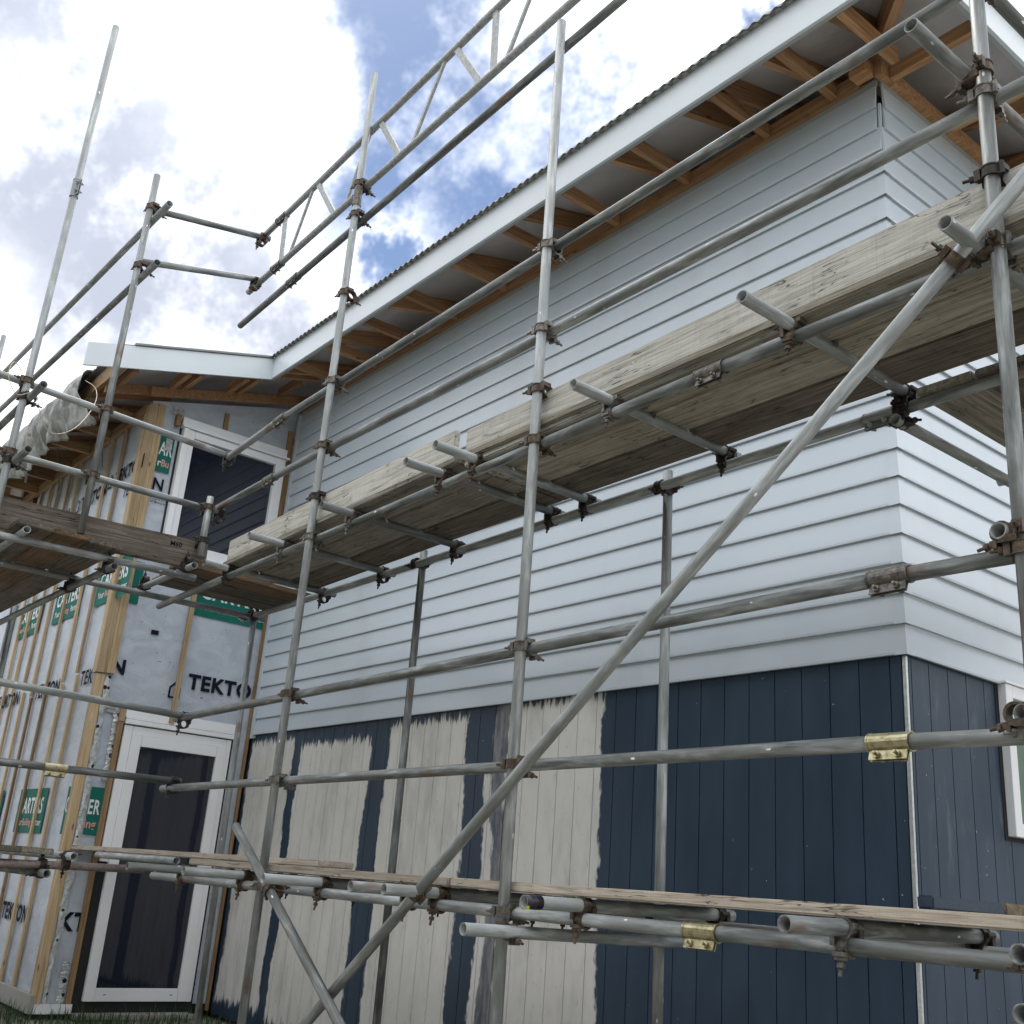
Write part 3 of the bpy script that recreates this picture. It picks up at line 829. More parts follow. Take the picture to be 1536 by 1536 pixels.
# vertical cavity battens on the front wall, lower and upper lengths
for x in (-12.95, -12.58, -12.21, -11.82, -11.47, -11.02, -10.54, -10.14):
    j = random.uniform(-.012, .012); zt = 2.70 + random.uniform(-.10, .08)
    beam('batten', (x, YF - 0.012, 0.04), (x + j, YF - 0.012, zt), 0.045, 0.022, M_BATTEN if random.random() < .75 else M_BATTENB, house, 0, Vector((0, 1, 0)))
    x2 = x - 0.04 + random.uniform(-.03, .03) if x > -12.5 else x
    beam('batten', (x2, YF - 0.012, zt + 0.03), (x2 + random.uniform(-.01, .01), YF - 0.012, 5.28), 0.045, 0.022, M_BATTEN, house, 0, Vector((0, 1, 0)))
# boxed corner: pairs of battens on both faces, doubled on the upper storey
def cornerpost(z0, z1, wf, ws, t, mat):
    beam('corner_batten', (XI + t / 2 - .002, YF - t + ws / 2, z0), (XI + t / 2 - .002, YF - t + ws / 2, z1), t, ws, mat, house, 0.002, Vector((0, 1, 0)))
    beam('corner_batten', (XI - wf / 2 - .003, YF - t / 2 + .001, z0), (XI - wf / 2 - .003, YF - t / 2 + .001, z1), wf, t, mat, house, 0.002, Vector((0, 1, 0)))
cornerpost(0.06, 2.735, 0.06, 0.075, 0.022, M_BATTEN)
cornerpost(2.745, 5.30, 0.085, 0.085, 0.034, M_BATTEN)
beam('corner_batten', (XI + 0.0145, YF + 0.0885, 2.750), (XI + 0.0145, YF + 0.0885, 5.33), 0.031, 0.072, M_BATTEN, house, 0.002, Vector((0, 1, 0)))
# foil tape strips beside corner and openings
def foil(y0, y1, z0, z1, seed):
    rg = random.Random(seed); n = 40; vs_, fs = [], []
    for k in range(n + 1):
        z = z0 + (z1 - z0) * k / n
        vs_ += [(XI + 0.004 + rg.uniform(0, .008), y0 + rg.uniform(-.008, .008), z), (XI + 0.006 + rg.uniform(0, .010), (y0 + y1) / 2, z),
                (XI + 0.003 + rg.uniform(0, .006), y1 + rg.uniform(-.012, .012), z)]
    for k in range(n):
        a = 3 * k; fs += [(a, a + 1, a + 4, a + 3), (a + 1, a + 2, a + 5, a + 4)]
    poly('foil_tape', vs_, fs, M_FOIL, house)
foil(3.062, 3.115, 0.1, 2.73, 1)
foil(3.195, 3.235, 1.85, 2.50, 2)
foil(3.12, 3.25, 2.42, 2.50, 3)
foil(3.17, 3.235, 0.1, 0.42, 4)
foil(3.185, 3.245, 4.90, 5.02, 5)
foil(3.20, 3.30, 5.28, 5.36, 6)
# battens of the side wall
beam('batten', (XI + 0.012, 3.268, 0.05), (XI + 0.012, 3.262, 2.36), 0.045, 0.022, M_BATTENB, house, 0, Vector((1, 0, 0)))
beam('batten', (XI + 0.016, 3.262, 2.362), (XI + 0.016, 3.262, 2.49), 0.05, 0.03, M_BATTEN, house, 0, Vector((1, 0, 0)))
beam('batten', (XI + 0.048, 3.700, 2.40), (XI + 0.020, 3.715, 3.86), 0.045, 0.022, M_BATTEN, house, 0, Vector((1, 0, 0)))
beam('batten', (XI + 0.012, 3.735, 5.20), (XI + 0.012, 3.735, 5.46), 0.045, 0.022, M_BATTENB, house, 0, Vector((1, 0, 0)))
beam('batten', (XI + 0.012, 4.43, 4.5), (XI + 0.012, 4.43, 5.5), 0.045, 0.022, M_BATTENB, house, 0, Vector((1, 0, 0)))

# glazed door
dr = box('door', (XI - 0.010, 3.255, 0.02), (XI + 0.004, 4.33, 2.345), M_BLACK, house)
dr['label'] = 'white glazed door in the wrapped wing wall'
XD = XI + 0.005
box('jamb', (XD, 3.300, 1.20), (XD + 0.032, 3.372, 2.335), M_WHITE, dr, 0.002)
box('jamb', (XD, 4.258, 0.12), (XD + 0.032, 4.302, 2.335), M_WHITE, dr, 0.002)
box('head', (XD + .001, 3.374, 2.262), (XD + 0.031, 4.256, 2.335), M_WHITE, dr, 0.002)
for y0, y1 in ((3.374, 3.462), (4.172, 4.256)):
    box('stile', (XD, y0, 0.122), (XD + 0.042, y1, 2.260), M_WHITE, dr, 0.003)
box('rail', (XD + .001, 3.464, 0.122), (XD + 0.041, 4.170, 0.222), M_WHITE, dr, 0.003)
box('rail', (XD + .001, 3.464, 2.168), (XD + 0.041, 4.170, 2.260), M_WHITE, dr, 0.003)
box('pane', (XD + 0.006, 3.455, 0.215), (XD + 0.014, 4.178, 2.175), M_GLASS, dr)
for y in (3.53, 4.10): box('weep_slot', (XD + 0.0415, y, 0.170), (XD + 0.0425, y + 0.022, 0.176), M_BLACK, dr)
box('head_flashing', (XD, 3.296, 2.345), (XD + 0.052, 4.315, 2.385), M_WHITE, dr, 0.003)
box('head_flashing', (XD, 3.296, 2.390), (XD + 0.040, 4.315, 2.402), M_WHITE, dr)
box('head_trim', (XD, 3.290, 2.404), (XD + 0.030, 4.33, 2.480), M_WHITE, dr, 0.002)
box('door_sill', (XD, 3.30, 0.0), (XD + 0.16, 4.30, 0.035), M_CONC, dr)

# upper window of the wing
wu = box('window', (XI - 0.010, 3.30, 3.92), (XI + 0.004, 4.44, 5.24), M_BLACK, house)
wu['label'] = 'white framed upper window in the wrapped wing wall'
box('frame', (XD, 3.315, 3.945), (XD + 0.075, 3.368, 5.155), M_WHITE, wu, 0.003)
box('frame', (XD, 3.370, 3.945), (XD + 0.060, 3.432, 5.155), M_WHITE, wu, 0.003)
box('frame', (XD, 4.300, 3.945), (XD + 0.060, 4.400, 5.155), M_WHITE, wu, 0.003)
box('frame', (XD + .001, 3.434, 5.080), (XD + 0.059, 4.298, 5.155), M_WHITE, wu, 0.003)
box('frame', (XD + .001, 3.434, 3.945), (XD + 0.059, 4.298, 4.040), M_WHITE, wu, 0.003)
box('pane', (XD + 0.006, 3.428, 4.034), (XD + 0.014, 4.304, 5.086), M_GLASS, wu)
box('sill', (XD, 3.30, 3.900), (XD + 0.09, 4.42, 3.940), M_WHITE, wu, 0.003)
box('head_flashing', (XD, 3.30, 5.160), (XD + 0.085, 4.43, 5.180), M_WHITE, wu)
box('head_trim', (XD, 3.30, 5.183), (XD + 0.045, 4.41, 5.270), M_WHITE, wu, 0.002)
box('packing_block', (XD, 3.232, 5.16), (XD + 0.06, 3.272, 5.275), M_BATTENB, wu)

# raking and outrigger timbers under the barge
rake('raking_plate', XI + 0.012, XI + 0.055, 2.95, YW - 0.06, -0.075, 0.015, M_EAVE)
rake('raking_plate', XI - 0.05, XI - 0.005, 2.55, YW + 0.4, -0.045, 0.045, M_EAVE)
for y in (2.64, 3.12, 3.24, 3.68, 3.79, 4.22):
    z = 5.716 + PIT * (y - YE)
    beam('outrigger', (XI + 0.058, y, z + 0.035), (-9.078, y, z + 0.035), 0.045, 0.09, M_EAVE, house, 0.002)
# eave of the wing front
box('ribbon_board', (-17.0, YF - 0.05, 5.215), (XI - 0.06, YF - 0.004, 5.305), M_BATTENB, house)
x = -9.95
while x > -15.5:
    beam('soffit_joist', (x, 2.56, 5.262), (x, YF - 0.052, 5.262), 0.045, 0.09, M_BATTENB, house, 0.002)
    beam('rafter', (x - 0.12, 2.56, zu(2.56) - 0.075), (x - 0.12, 3.3, zu(3.3) - 0.075), 0.045, 0.13, M_EAVE, house)
    x -= 0.62
box('sub_fascia', (-17.0, 2.515, zu(2.52) - 0.15), (-9.08, 2.553, zu(2.52) - 0.014), M_BATTENB, house)

# print on the wrap ---------------------------------------------------
def on_side(y, z): return (XI + 0.002, y, z)
def on_front(x, z): return (x, YF - 0.0015, z)
RS, RF, UPV = (0, 1, 0), (1, 0, 0), (0, 0, 1)
def strip(side, s0, s1, z0, z1, mat, d=0.0):
    if side == 'side': box('printed_band', (XI + 0.0005, s0, z0), (XI + 0.0012 + d, s1, z1), mat, house)
    else: box('printed_band', (s0, YF - 0.0012 - d, z0), (s1, YF - 0.0005, z1), mat, house)
def words(side, body, s, z, size, mat, fw_=0.004, xs=1.0):
    if side == 'side': text(body, size, mat, on_side(s, z), RS, UPV, house, 'printed_lettering', xs, fw_)
    else: text(body, size, mat, on_front(s, z), RF, UPV, house, 'printed_lettering', xs, fw_)
def carters(side, s, z):
    strip(side, s, s + 0.85, z, z + 0.39, M_GREEN)
    words(side, 'CARTERS', s + 0.07, z + 0.175, 0.19, M_PRWHITE, 0.009, 0.84)
    words(side, 'Your', s + 0.07, z + 0.065, 0.085, M_PRWHITE, 0.002, 0.95)
    words(side, 'Building', s + 0.255, z + 0.065, 0.085, M_PINK, 0.002, 0.95)
    words(side, 'Partner', s + 0.565, z + 0.065, 0.085, M_PRWHITE, 0.002, 0.95)
def tekton(side, s, z, icon=True):
    words(side, 'TEKTON', s, z, 0.185, M_INK, 0.012, 0.98)
    if icon:
        q = s - 0.17
        pts = [(0, 0), (0.11, 0), (0.11, .10), (0.055, .155), (0, .10)]
        inn = [(0.018, 0.018), (0.092, .018), (0.092, .092), (0.055, .128), (0.018, .092)]
        mk = (lambda a, b: (XI + 0.0035, q + a, z + b - .01)) if side == 'side' else (lambda a, b: (q + a, YF - 0.0035, z + b - .01))
        vs_ = [mk(*p) for p in pts] + [mk(*p) for p in inn]
        poly('printed_emblem', vs_, [(k, (k + 1) % 5, 5 + (k + 1) % 5, 5 + k) for k in range(5)], M_INK, house)
        poly('printed_emblem', [mk(.038, .03), mk(.072, .03), mk(.072, .075), mk(.055, .092), mk(.038, .075)], [(0, 1, 2, 3, 4)], M_PINK, house)
for s in (-12.70, -11.40, -10.12): carters('front', s, 3.405)
for s in (-12.59, -11.175, -9.77): 
    if s + 0.85 < XI - 0.02: carters('front', s, 1.39)
strip('front', -9.77, -9.65, 1.39, 1.78, M_GREEN)
words('front', 'C', -9.755, 1.565, 0.19, M_PRWHITE, 0.006, 0.8)
for s, z in ((-12.75, 2.66), (-11.42, 2.66), (-12.3, 4.60), (-11.25, 4.62), (-10.28, 4.66)): tekton('front', s, z)
words('front', 'TEK', -10.06, 2.67, 0.185, M_INK, 0.007, 0.95)
words('front', 'TE', -9.93, 4.44, 0.15, M_INK, 0.006, 0.95)
for s in (-12.4, -10.96): tekton('front', s, 0.66)
carters('side', 3.715, 3.42)
strip('side', 3.10, 3.215, 3.40, 3.79, M_GREEN)
strip('side', 3.13, 3.245, 1.40, 1.79, M_GREEN)
words('side', 'ER', 3.128, 1.570, 0.165, M_PRWHITE, 0.006, 0.52)
words('side', 'ing', 3.118, 1.455, 0.10, M_PINK, 0.003, 0.88)
strip('side', 3.137, 3.27, 4.68, 5.08, M_GREEN)
words('side', 'AR', 3.14, 4.85, 0.18, M_PRWHITE, 0.006, 0.52)
words('side', 'r', 3.142, 4.735, 0.10, M_PRWHITE, 0.003, 0.9); words('side', 'Bu', 3.178, 4.735, 0.10, M_PINK, 0.003, 0.75)
words('side', 'N', 3.135, 4.50, 0.16, M_INK, 0.006, 0.9)
words('side', 'Designed for the', 3.14, 4.40, 0.026, M_INK, 0.0004); words('side', 'NZ Market, Inc.', 3.14, 4.37, 0.026, M_INK, 0.0004)
words('side', 'N', 3.09, 2.765, 0.175, M_INK, 0.012, 0.95)
words('side', 'TEKTON', 3.808, 2.745, 0.185, M_INK, 0.012, 1.0)
tekton_q = 3.64
for pts, mt in (([(0, 0), (0.11, 0), (0.11, .10), (0.055, .155), (0, .10)], M_INK),):
    inn = [(0.018, 0.018), (0.092, .018), (0.092, .092), (0.055, .128), (0.018, .092)]
    vs_ = [(XI + 0.0035, tekton_q + a, 2.63 + b) for a, b in pts] + [(XI + 0.0035, tekton_q + a, 2.63 + b) for a, b in inn]
    poly('printed_emblem', vs_, [(k, (k + 1) % 5, 5 + (k + 1) % 5, 5 + k) for k in range(5)], mt, house)
poly('printed_emblem', [(XI + 0.0035, tekton_q + a, 2.63 + b) for a, b in ((.038, .03), (.072, .03), (.072, .075), (.055, .092), (.038, .075))], [(0, 1, 2, 3, 4)], M_PINK, house)
words('side', 'KT', 3.075, 0.65, 0.195, M_INK, 0.012, 0.88)
box('printed_label', (XI + 0.001, 3.385, 3.165), (XI + 0.003, 3.455, 3.205), M_INK, house)

# ------------------------------------------------------------------ scaffold along the long wall
YP, YR, YI, YG = 2.84, 2.889, 3.70, 3.651        # outer standards, rails, inner standards, inner ledgers
sc = thing('scaffold', 'galvanised tube and coupler scaffold standing along the long weatherboard wall', 'scaffold', (-3.5, 2.84, 0))
Zv, Xv, Yv = Vector((0, 0, 1)), Vector((1, 0, 0)), Vector((0, 1, 0))
def lerp(a, b, t): return Vector(a) + (Vector(b) - Vector(a)) * t
def base_plate(x, y, parent):
    box('base_plate', (x - 0.075, y - 0.075, 0.0), (x + 0.075, y + 0.075, 0.012), M_RUST2, parent)
def line_at(pts, x):
    for (x0, z0), (x1, z1) in zip(pts[:-1], pts[1:]):
        if x <= x1 or (x1, z1) == pts[-1]: return z0 + (z1 - z0) * (x - x0) / (x1 - x0)
RAIL = {'A': ((-7.20, 4.105), (-5.73, 4.225), (-3.64, 4.30), (-1.82, 4.255)),
        'B': ((-7.36, 3.71), (-5.73, 3.75), (-3.61, 3.775), (-1.50, 3.782)),
        'C': ((-8.10, 3.095), (-5.74, 3.147), (-3.63, 3.192), (-2.25, 3.204)),
        'D': ((-7.37, 2.178), (-5.73, 2.226), (-3.60, 2.259), (-1.89, 2.242)),
        'E': ((-7.39, 1.706), (-5.74, 1.738), (-3.61, 1.751), (-1.50, 1.733)),
        'F': ((-7.28, 1.148), (-5.7, 1.150), (-3.60, 1.152), (-1.5, 1.162))}
posts = []
for x, b, t, xt in ((-1.365, 0, 5.2, -1.365), (-3.527, 0, 5.61, -3.587), (-5.640, 0, 6.59, -5.665)):
    p = tube('standard', (x, YP, 0.01), (xt, YP, t), sc); base_plate(x, YP, sc); posts.append((p, x, xt, t))
def post_x(i, z): p, x, xt, t = posts[i]; return x + (xt - x) * z / t
ends = {'A': (-7.24, 0.3), 'B': (-7.37, -0.62), 'C': (-8.12, -0.6), 'D': (-7.38, -0.85), 'E': (-7.40, -0.85), 'F': (-7.30, -0.6)}
for k, pts in RAIL.items():
    x0, x1 = ends[k]
    # one straight tube through the run, spliced where the photograph shows a sleeve
    zl = line_at(pts, x0); split = {'A': -6.43, 'B': -6.45, 'C': -2.55, 'D': -1.81, 'E': -1.83, 'F': -2.55}[k]
    nm = 'ledger' if k in 'CF' else 'guard_rail'
    zm = line_at(pts, split); zr = line_at(pts, x1)
    if k in 'AB':
        tube(nm, (x0, YR, zl), (split, YR, zm), sc)
        if k == 'A': zr = 4.29
        o = tube(nm, (split + 0.002, YR, zm), (x1, YR, zr + (0.03 if k == 'A' else 0)), sc)
    else:
        o = tube(nm, (x0, YR, zl), (split, YR, zm), sc)
        tube(nm, (split + 0.002, YR, zm), (x1, YR, zr), sc)
    d = Vector((split - x0, 0, zm - zl))
    sleeve((split, YR, zm), d, o, {'A': 'rust', 'B': 'rust', 'C': 'rust', 'D': 'rust', 'E': 'zinc', 'F': 'zinc'}[k])
    for i, (p, *_r) in enumerate(posts):
        zz = zm + (zl - zm) * ((post_x(i, zm) - split) / (x0 - split)) if post_x(i, zm) < split else zm + (zr - zm) * ((post_x(i, zm) - split) / (x1 - split))
        coupler((post_x(i, zz), YP, zz), Zv, Xv, Yv, p, (0, 1, 1, 0, 1)[(i + ord(k)) % 5])
# spare couplers clipped on the standards
coupler((post_x(1, 3.44), YP, 3.44), Zv, Xv, Yv, posts[1][0], 0)
coupler((post_x(2, 3.40), YP, 3.40), Zv, Xv, Yv, posts[2][0], 2)
coupler((post_x(2, 4.82), YP, 4.82), Zv, Xv, Yv, posts[2][0], 0)
coupler((post_x(0, 3.47), YP, 3.47), Zv, Xv, Yv, posts[0][0], 2)
sleeve((post_x(2, 5.56), YP, 5.56), Zv, posts[2][0], 'rust', (-1, 0.3, 0))
# inner standards and inner ledgers
for x, xt in ((-3.505, -3.540), (-5.685, -5.712), (-8.05, -8.155)):
    p = tube('standard', (x, YI, 0.01), (xt, YI, 3.285), sc); base_plate(x, YI, sc)
    coupler((xt, YI, 3.188), Zv, Xv, -Yv, p, 2)
    coupler((x, YI, 1.155), Zv, Xv, -Yv, p, 2)
tube('ledger', (-8.26, YG, 3.165), (-2.30, YG, 3.196), sc); tube('ledger', (-2.29, YG, 3.196), (-0.9, YG, 3.203), sc)
sleeve((-2.30, YG, 3.196), Xv, sc.children[-1], 'grey')
tube('ledger', (-7.3, YG, 1.150), (-1.0, YG, 1.160), sc)
# transoms carrying the upper deck: (x, front end y, z)
for x, y0, lk in ((-2.16, 2.60, 0), (-3.10, 2.655, 1), (-4.06, 2.63, 0), (-4.345, 2.65, 0), (-5.24, 2.675, 1), (-6.08, 2.64, 1), (-6.88, 2.70, 2)):
    z = line_at(RAIL['C'], x) + 0.050
    o = tube('transom', (x, y0, z), (x - 0.02, 3.735, z + 0.012), sc)
    coupler((x, YR, z), Yv, Xv, -Zv, o, lk); coupler((x - .02, YG, z + .011), Yv, Xv, -Zv, o, 2)
    for yh in (3.11, 3.37):       # plank clips under the deck joints
        bmh = bmesh.new(); bm_ring(bmh, (0, 0, 0), (0, 1, 0), 0.0285, 0.033, 0.010, 10, 20, 200); bm_cyl(bmh, (-.03, 0, -.012), (0, 0, 1), .008, .03, 6)
        me = bpy.data.meshes.new('plank_clip'); bmesh.ops.recalc_face_normals(bmh, faces=bmh.faces); bmh.to_mesh(me); bmh.free()
        if x > -3.5:
            q = link('plank_clip', me, M_RUST2, o, Matrix.Translation((x, yh, z)) @ Matrix.Rotation(rad(180), 4, 'Y'))
# transoms carrying the lower deck
for x, y0 in ((-6.80, 2.52), (-5.95, 2.52), (-5.06, 2.55), (-4.27, 2.57), (-4.05, 2.60), (-3.13, 2.60), (-2.00, 2.60)):
    z = line_at(RAIL['F'], x) + 0.050
    o = tube('transom', (x, y0, z), (x - 0.01, 3.735, z), sc)
    coupler((x, YR, z), Yv, Xv, -Zv, o, 0 if x != -2.0 else 1); coupler((x - .01, YG, z), Yv, Xv, -Zv, o, 2)
    if x == -3.13:
        tube('black_tape', (x, y0 - 0.001, z), (x, y0 + 0.075, z), o, M_BLK, TR + 0.0008, 20, 0.0008)
        # yellow chevron of the hazard tape
        vs_, fs = [], []
        for k in range(9):
            t = rad(195 + k * 17); rr = TR + 0.0016
            vs_ += [(x + rr * math.cos(t), y0 - 0.002, z + rr * math.sin(t)), (x + rr * math.cos(t), y0 + 0.052 - 0.0055 * k, z + rr * math.sin(t))]
        for k in range(8): fs.append((2 * k, 2 * k + 2, 2 * k + 3, 2 * k + 1))
        poly('yellow_tape', vs_, fs, M_YEL, o)
# low cross tube under the lower deck, clamped to the middle standard
o = tube('transom', (-3.475, 2.60, 1.088), (-3.46, 3.78, 1.075), sc)
coupler((post_x(1, 1.09), YP, 1.085), Zv, Yv, Xv, o, 0)
# cross tubes clamped to the corner standard; their ends stand out in front
for z, y0, y1 in ((3.872, 2.505, 7.0), (4.372, 2.93, 7.0), (3.213, 2.63, 7.0), (2.290, 2.806, 7.0), (1.782, 2.817, 7.0), (1.188, 2.706, 7.0), (1.056, 2.701, 7.0)):
    xq = -1.416 if z > 2 else -1.395
    o = tube('guard_rail' if z > 1.5 else 'ledger', (xq, y0, z), (-1.416, y1, z + 0.0), sc)
    coupler((-1.365, YP, z - 0.0), Zv, Yv, -Xv, o, 0)
for x in (-1.365, -2.16): 
    p = tube('standard', (x, 6.4, 0.01), (x, 6.4, 5.2 if x > -2 else 3.28), sc); base_plate(x, 6.4, sc)
tube('ledger', (-2.205, 3.60, 3.188 - 0.05), (-2.205, 7.0, 3.188 - 0.05), sc)
coupler((-2.205, YG, 3.145), Yv, Xv, Zv, sc.children[-1], 2)
for y in (4.6, 5.8): tube('transom', (-2.30, y, 3.19), (-1.15, y, 3.19), sc)
# diagonal braces outside the standards
H0, H1 = Vector((-5.62, 2.775, 0.02)), Vector((-0.80, 2.775, 3.70))
hb = lambda x: 0.607 + (x + 4.83) * (3.352 - 0.607) / (4.83 - 1.238)
tube('diagonal_brace', (-5.59, 2.775, hb(-5.59)), (-0.75, 2.775, hb(-0.75)), sc)
dH = Vector((1, 0, 0.764))
coupler((-4.06, 2.775, hb(-4.06)), dH, Yv, (0, 0.05, 0.05), sc.children[-1], 0)
coupler((-1.47, 2.775, hb(-1.47)), dH, Yv, (0.02, 0.05, 0.05), sc.children[-1], 0)
jb = lambda x: 1.143 + (x + 5.335) * (0.628 - 1.459) / (-4.499 + 5.842)
tube('diagonal_brace', (-5.842, 2.735, jb(-5.842)), (-3.52, 2.735, jb(-3.52)), sc)
coupler((-5.335, 2.735, jb(-5.335)), (1, 0, -0.62), Zv, Yv, sc.children[-1], 0)
# single rail above the eave
K0, K1 = (-7.50, 2.90, 5.31), (-2.60, 2.90, 5.55)
tube('guard_rail', K0, K1, sc)
coupler((post_x(2, 5.44), YP, 5.42), Zv, Xv, Yv, posts[2][0], 0)
sleeve((-6.62, 2.90, 5.355), Vector(K1) - Vector(K0), sc.children[-1], 'rust')

# lattice beam clamped on the tall standard
M_LAT = mat_rust('dull_alloy', (0.22, 0.235, 0.23), (0.33, 0.345, 0.34), (0.43, 0.445, 0.44), 0.3, 0.55)
lb = thing('lattice_beam', 'galvanised lattice beam with open zigzag struts clamped high above the eave', 'lattice beam', (-7.2, 2.89, 5.5))
lo = lambda x: 5.602 + (x + 6.93) * (5.768 - 5.602) / (6.93 - 3.55)
up_ = lambda x: 6.065 + (x + 6.93) * (6.235 - 6.065) / (6.93 - 4.21)
tube('chord', (-7.42, YR, lo(-7.42)), (-2.2, YR, lo(-2.2)), lb, M_LAT)
tube('chord', (-7.38, YR, up_(-7.38)), (-2.2, YR, up_(-2.2)), lb, M_LAT)
def strut(xa, xb, flat=0.045):
    beam('strut', (xa, YR, lo(xa) + 0.01), (xb, YR, up_(xb) - 0.01), 0.022 if flat < .03 else flat, 0.018, M_LAT, lb, 0, Vector((0, 1, 0)))
for xa, xb, f in ((-6.88, -6.93, .045), (-6.74, -6.50, .02), (-6.08, -6.42, .045), (-5.93, -5.70, .02), (-5.25, -5.56, .045), (-5.10, -4.81, .02),
                  (-4.38, -4.69, .045), (-4.26, -4.29, .045), (-4.14, -3.86, .02), (-3.42, -3.75, .045), (-3.28, -3.0, .02), (-2.55, -2.9, .045)):
    strut(xa, xb, f)
for x in (-6.95,):
    sleeve((x - 0.04, YR, up_(x)), Xv, lb.children[1], 'rust'); sleeve((x + .02, YR, lo(x)), Xv, lb.children[0], 'rust')
coupler((post_x(2, 5.66), YP, 5.665), Zv, Xv, Yv, posts[2][0], 0)

# upper deck planks and toe boards (loose things resting on the scaffold)
ZD = 3.2795
def deckz(x): return line_at(RAIL['C'], x) + 0.050 + TR + 0.021
for i, (ya, nm, mt) in enumerate(((2.985, 'outer', M_PLANK), (3.233, 'middle', M_PLANK), (3.481, 'inner', M_PLANKD))):
    for (x0, x1, seg) in ((-6.96, -4.22, 'west'), (-4.19, -0.95, 'east')):
        plank('scaffold_plank', (x0 + random.uniform(-.03, .0), ya, deckz(x0)), (x1, ya, deckz(min(x1, -2.25))), 0.236, 0.038, mt,
              'weathered %s deck plank of the upper lift, %s of the toe board joint' % (nm, 'wing side' if seg == 'west' else 'house corner side'))
plank('toe_board', (-6.965, 2.909, 3.300), (-4.285, 2.909, 3.372), 0.036, 0.19, M_TOE, 'pale split toe board on the upper deck ending in a square cut', None, 'toe board')
plank('toe_board', (-4.175, 2.905, 3.328), (-1.0, 2.905, 3.402), 0.036, 0.205, M_TOE, 'long bleached toe board on the upper deck running past the corner standard', None, 'toe board')
# return deck along the end wall
for k in range(3):
    plank('scaffold_plank', (-2.00 + 0.245 * k, 3.62, 3.235), (-2.00 + 0.245 * k, 7.0, 3.235), 0.236, 0.038, (M_PLANK, M_PLANKD, M_PLANKD)[k],
          'dark plank of the return deck along the navy end wall, %s' % ('against the ledger', 'in its middle', 'on its outer edge')[k])

# lower deck
for i, ya in enumerate((2.99, 3.235, 3.48)):
    plank('scaffold_plank', (-6.72 - 0.1 * i, ya, 1.252), (-3.98, ya, 1.250), 0.236, 0.038, M_DECKEDGE if i == 0 else M_PLANK,
          'worn %s plank of the low deck below the painted patches' % ('front', 'middle', 'rear')[i])
    plank('scaffold_plank', (-3.96, ya, 1.251), (-1.0, ya, 1.258), 0.236, 0.038, M_DECKEDGE if i == 0 else M_PLANK,
          'worn %s plank of the low deck below the bare navy panels' % ('front', 'middle', 'rear')[i])
plank('scaffold_plank', (-10.10, 3.16, 1.293), (-5.42, 3.16, 1.292), 0.225, 0.036, M_DECKEDGE, 'long plank lapped on top of the low deck in front of the glazed door')
# painted offcut on the low deck
oc = plank('board_offcut', (-2.030, 3.36, 1.303), (-2.040, 3.83, 1.303), 0.055, 0.042, mat_paint('navy_board_paint', (0.022, 0.038, 0.062), 0.6, 0.15, (0.4, 0.42, 0.45)),
           'navy painted board offcut lying on the low deck by the house corner', None, 'offcut')
M_CORK = mat_rust('raw_board_edge', (0.08, 0.06, 0.035), (0.15, 0.115, 0.07), (0.24, 0.19, 0.12), 0, 0.9)
oc2 = plank('board_offcut', (-2.040, 3.84, 1.303), (-2.04, 4.3, 1.303), 0.055, 0.042, M_CORK, 'raw brown board offcut butted against the navy offcut on the low deck', None, 'offcut')

# ------------------------------------------------------------------ scaffold round the wing
ws = thing('scaffold', 'tube scaffold returning round the wrapped wing with a tall lone standard', 'scaffold', (-7.2, 1.42, 0))
XP, XR = -7.20, -7.25
l1 = tube('standard', (XP, 1.40, 0.01), (XP, 1.428, 7.14), ws); base_plate(XP, 1.40, ws)
sleeve((XP, 1.422, 5.69), Zv, l1, 'grey', (1, 0.2, 0))
l2 = tube('standard', (XP, 1.953, 3.25), (XP, 1.950, 6.08), ws)
l3 = tube('standard', (XP, 2.787, 3.30), (XP, 2.79, 3.75), ws)
l0 = tube('standard', (-11.33, 1.90, 0.01), (-11.31, 1.90, 6.25), ws); base_plate(-11.33, 1.90, ws)
l4 = tube('standard', (-9.95, 2.30, 0.01), (-9.97, 2.30, 3.25), ws); base_plate(-9.95, 2.30, ws)
for z0, z1, y0, y1 in ((4.20, 4.116, 0.9, 2.93), (3.67, 3.672, 0.9, 2.93), (2.235, 2.187, 0.9, 2.95), (1.735, 1.753, 0.9, 2.95)):
    o = tube('guard_rail', (XR, y0, z0), (XR, y1, z1), ws)
    coupler((XP, 1.41, z0 + (z1 - z0) * .25), Zv, Yv, -Xv, l1, 0)
    if z0 > 3: coupler((XP, 1.951, z0 + (z1 - z0) * .52), Zv, Yv, -Xv, l2, 0)
    if 3 < z0 < 4: coupler((XP, 2.788, z1), Zv, Yv, -Xv, l3, 0)
    coupler((XR, 2.90, z1), Yv, Xv, -Zv, o, 2)
    if 1.5 < z0 < 2: sleeve((XR, 2.117, 1.745), Yv, o, 'zinc', (0.4, 0, -1))
coupler((XP, 2.788, 3.42), Zv, Yv, -Xv, l3, 2)
o = tube('guard_rail', (XR, 1.99, 5.822), (XR, 2.92, 6.010), ws); coupler((XR, 2.86, 6.0), Yv, Xv, -Zv, o, 0)
o = tube('guard_rail', (XR, 1.99, 5.375), (XR, 2.92, 5.632), ws); coupler((XR, 2.87, 5.60), Yv, Xv, -Zv, o, 0)
coupler((XP, 1.951, 5.80), Zv, Xv, Yv, l2, 0); coupler((XP, 1.951, 5.30), Zv, Xv, Yv, l2, 0)
for z in (5.725, 5.235):
    o = tube('guard_rail', (-6.90, 1.995, z - 0.02), (-12.4, 1.95, z + 0.10), ws)
coupler((-11.315, 1.90, 5.83), Zv, Xv, Yv, l0, 0)
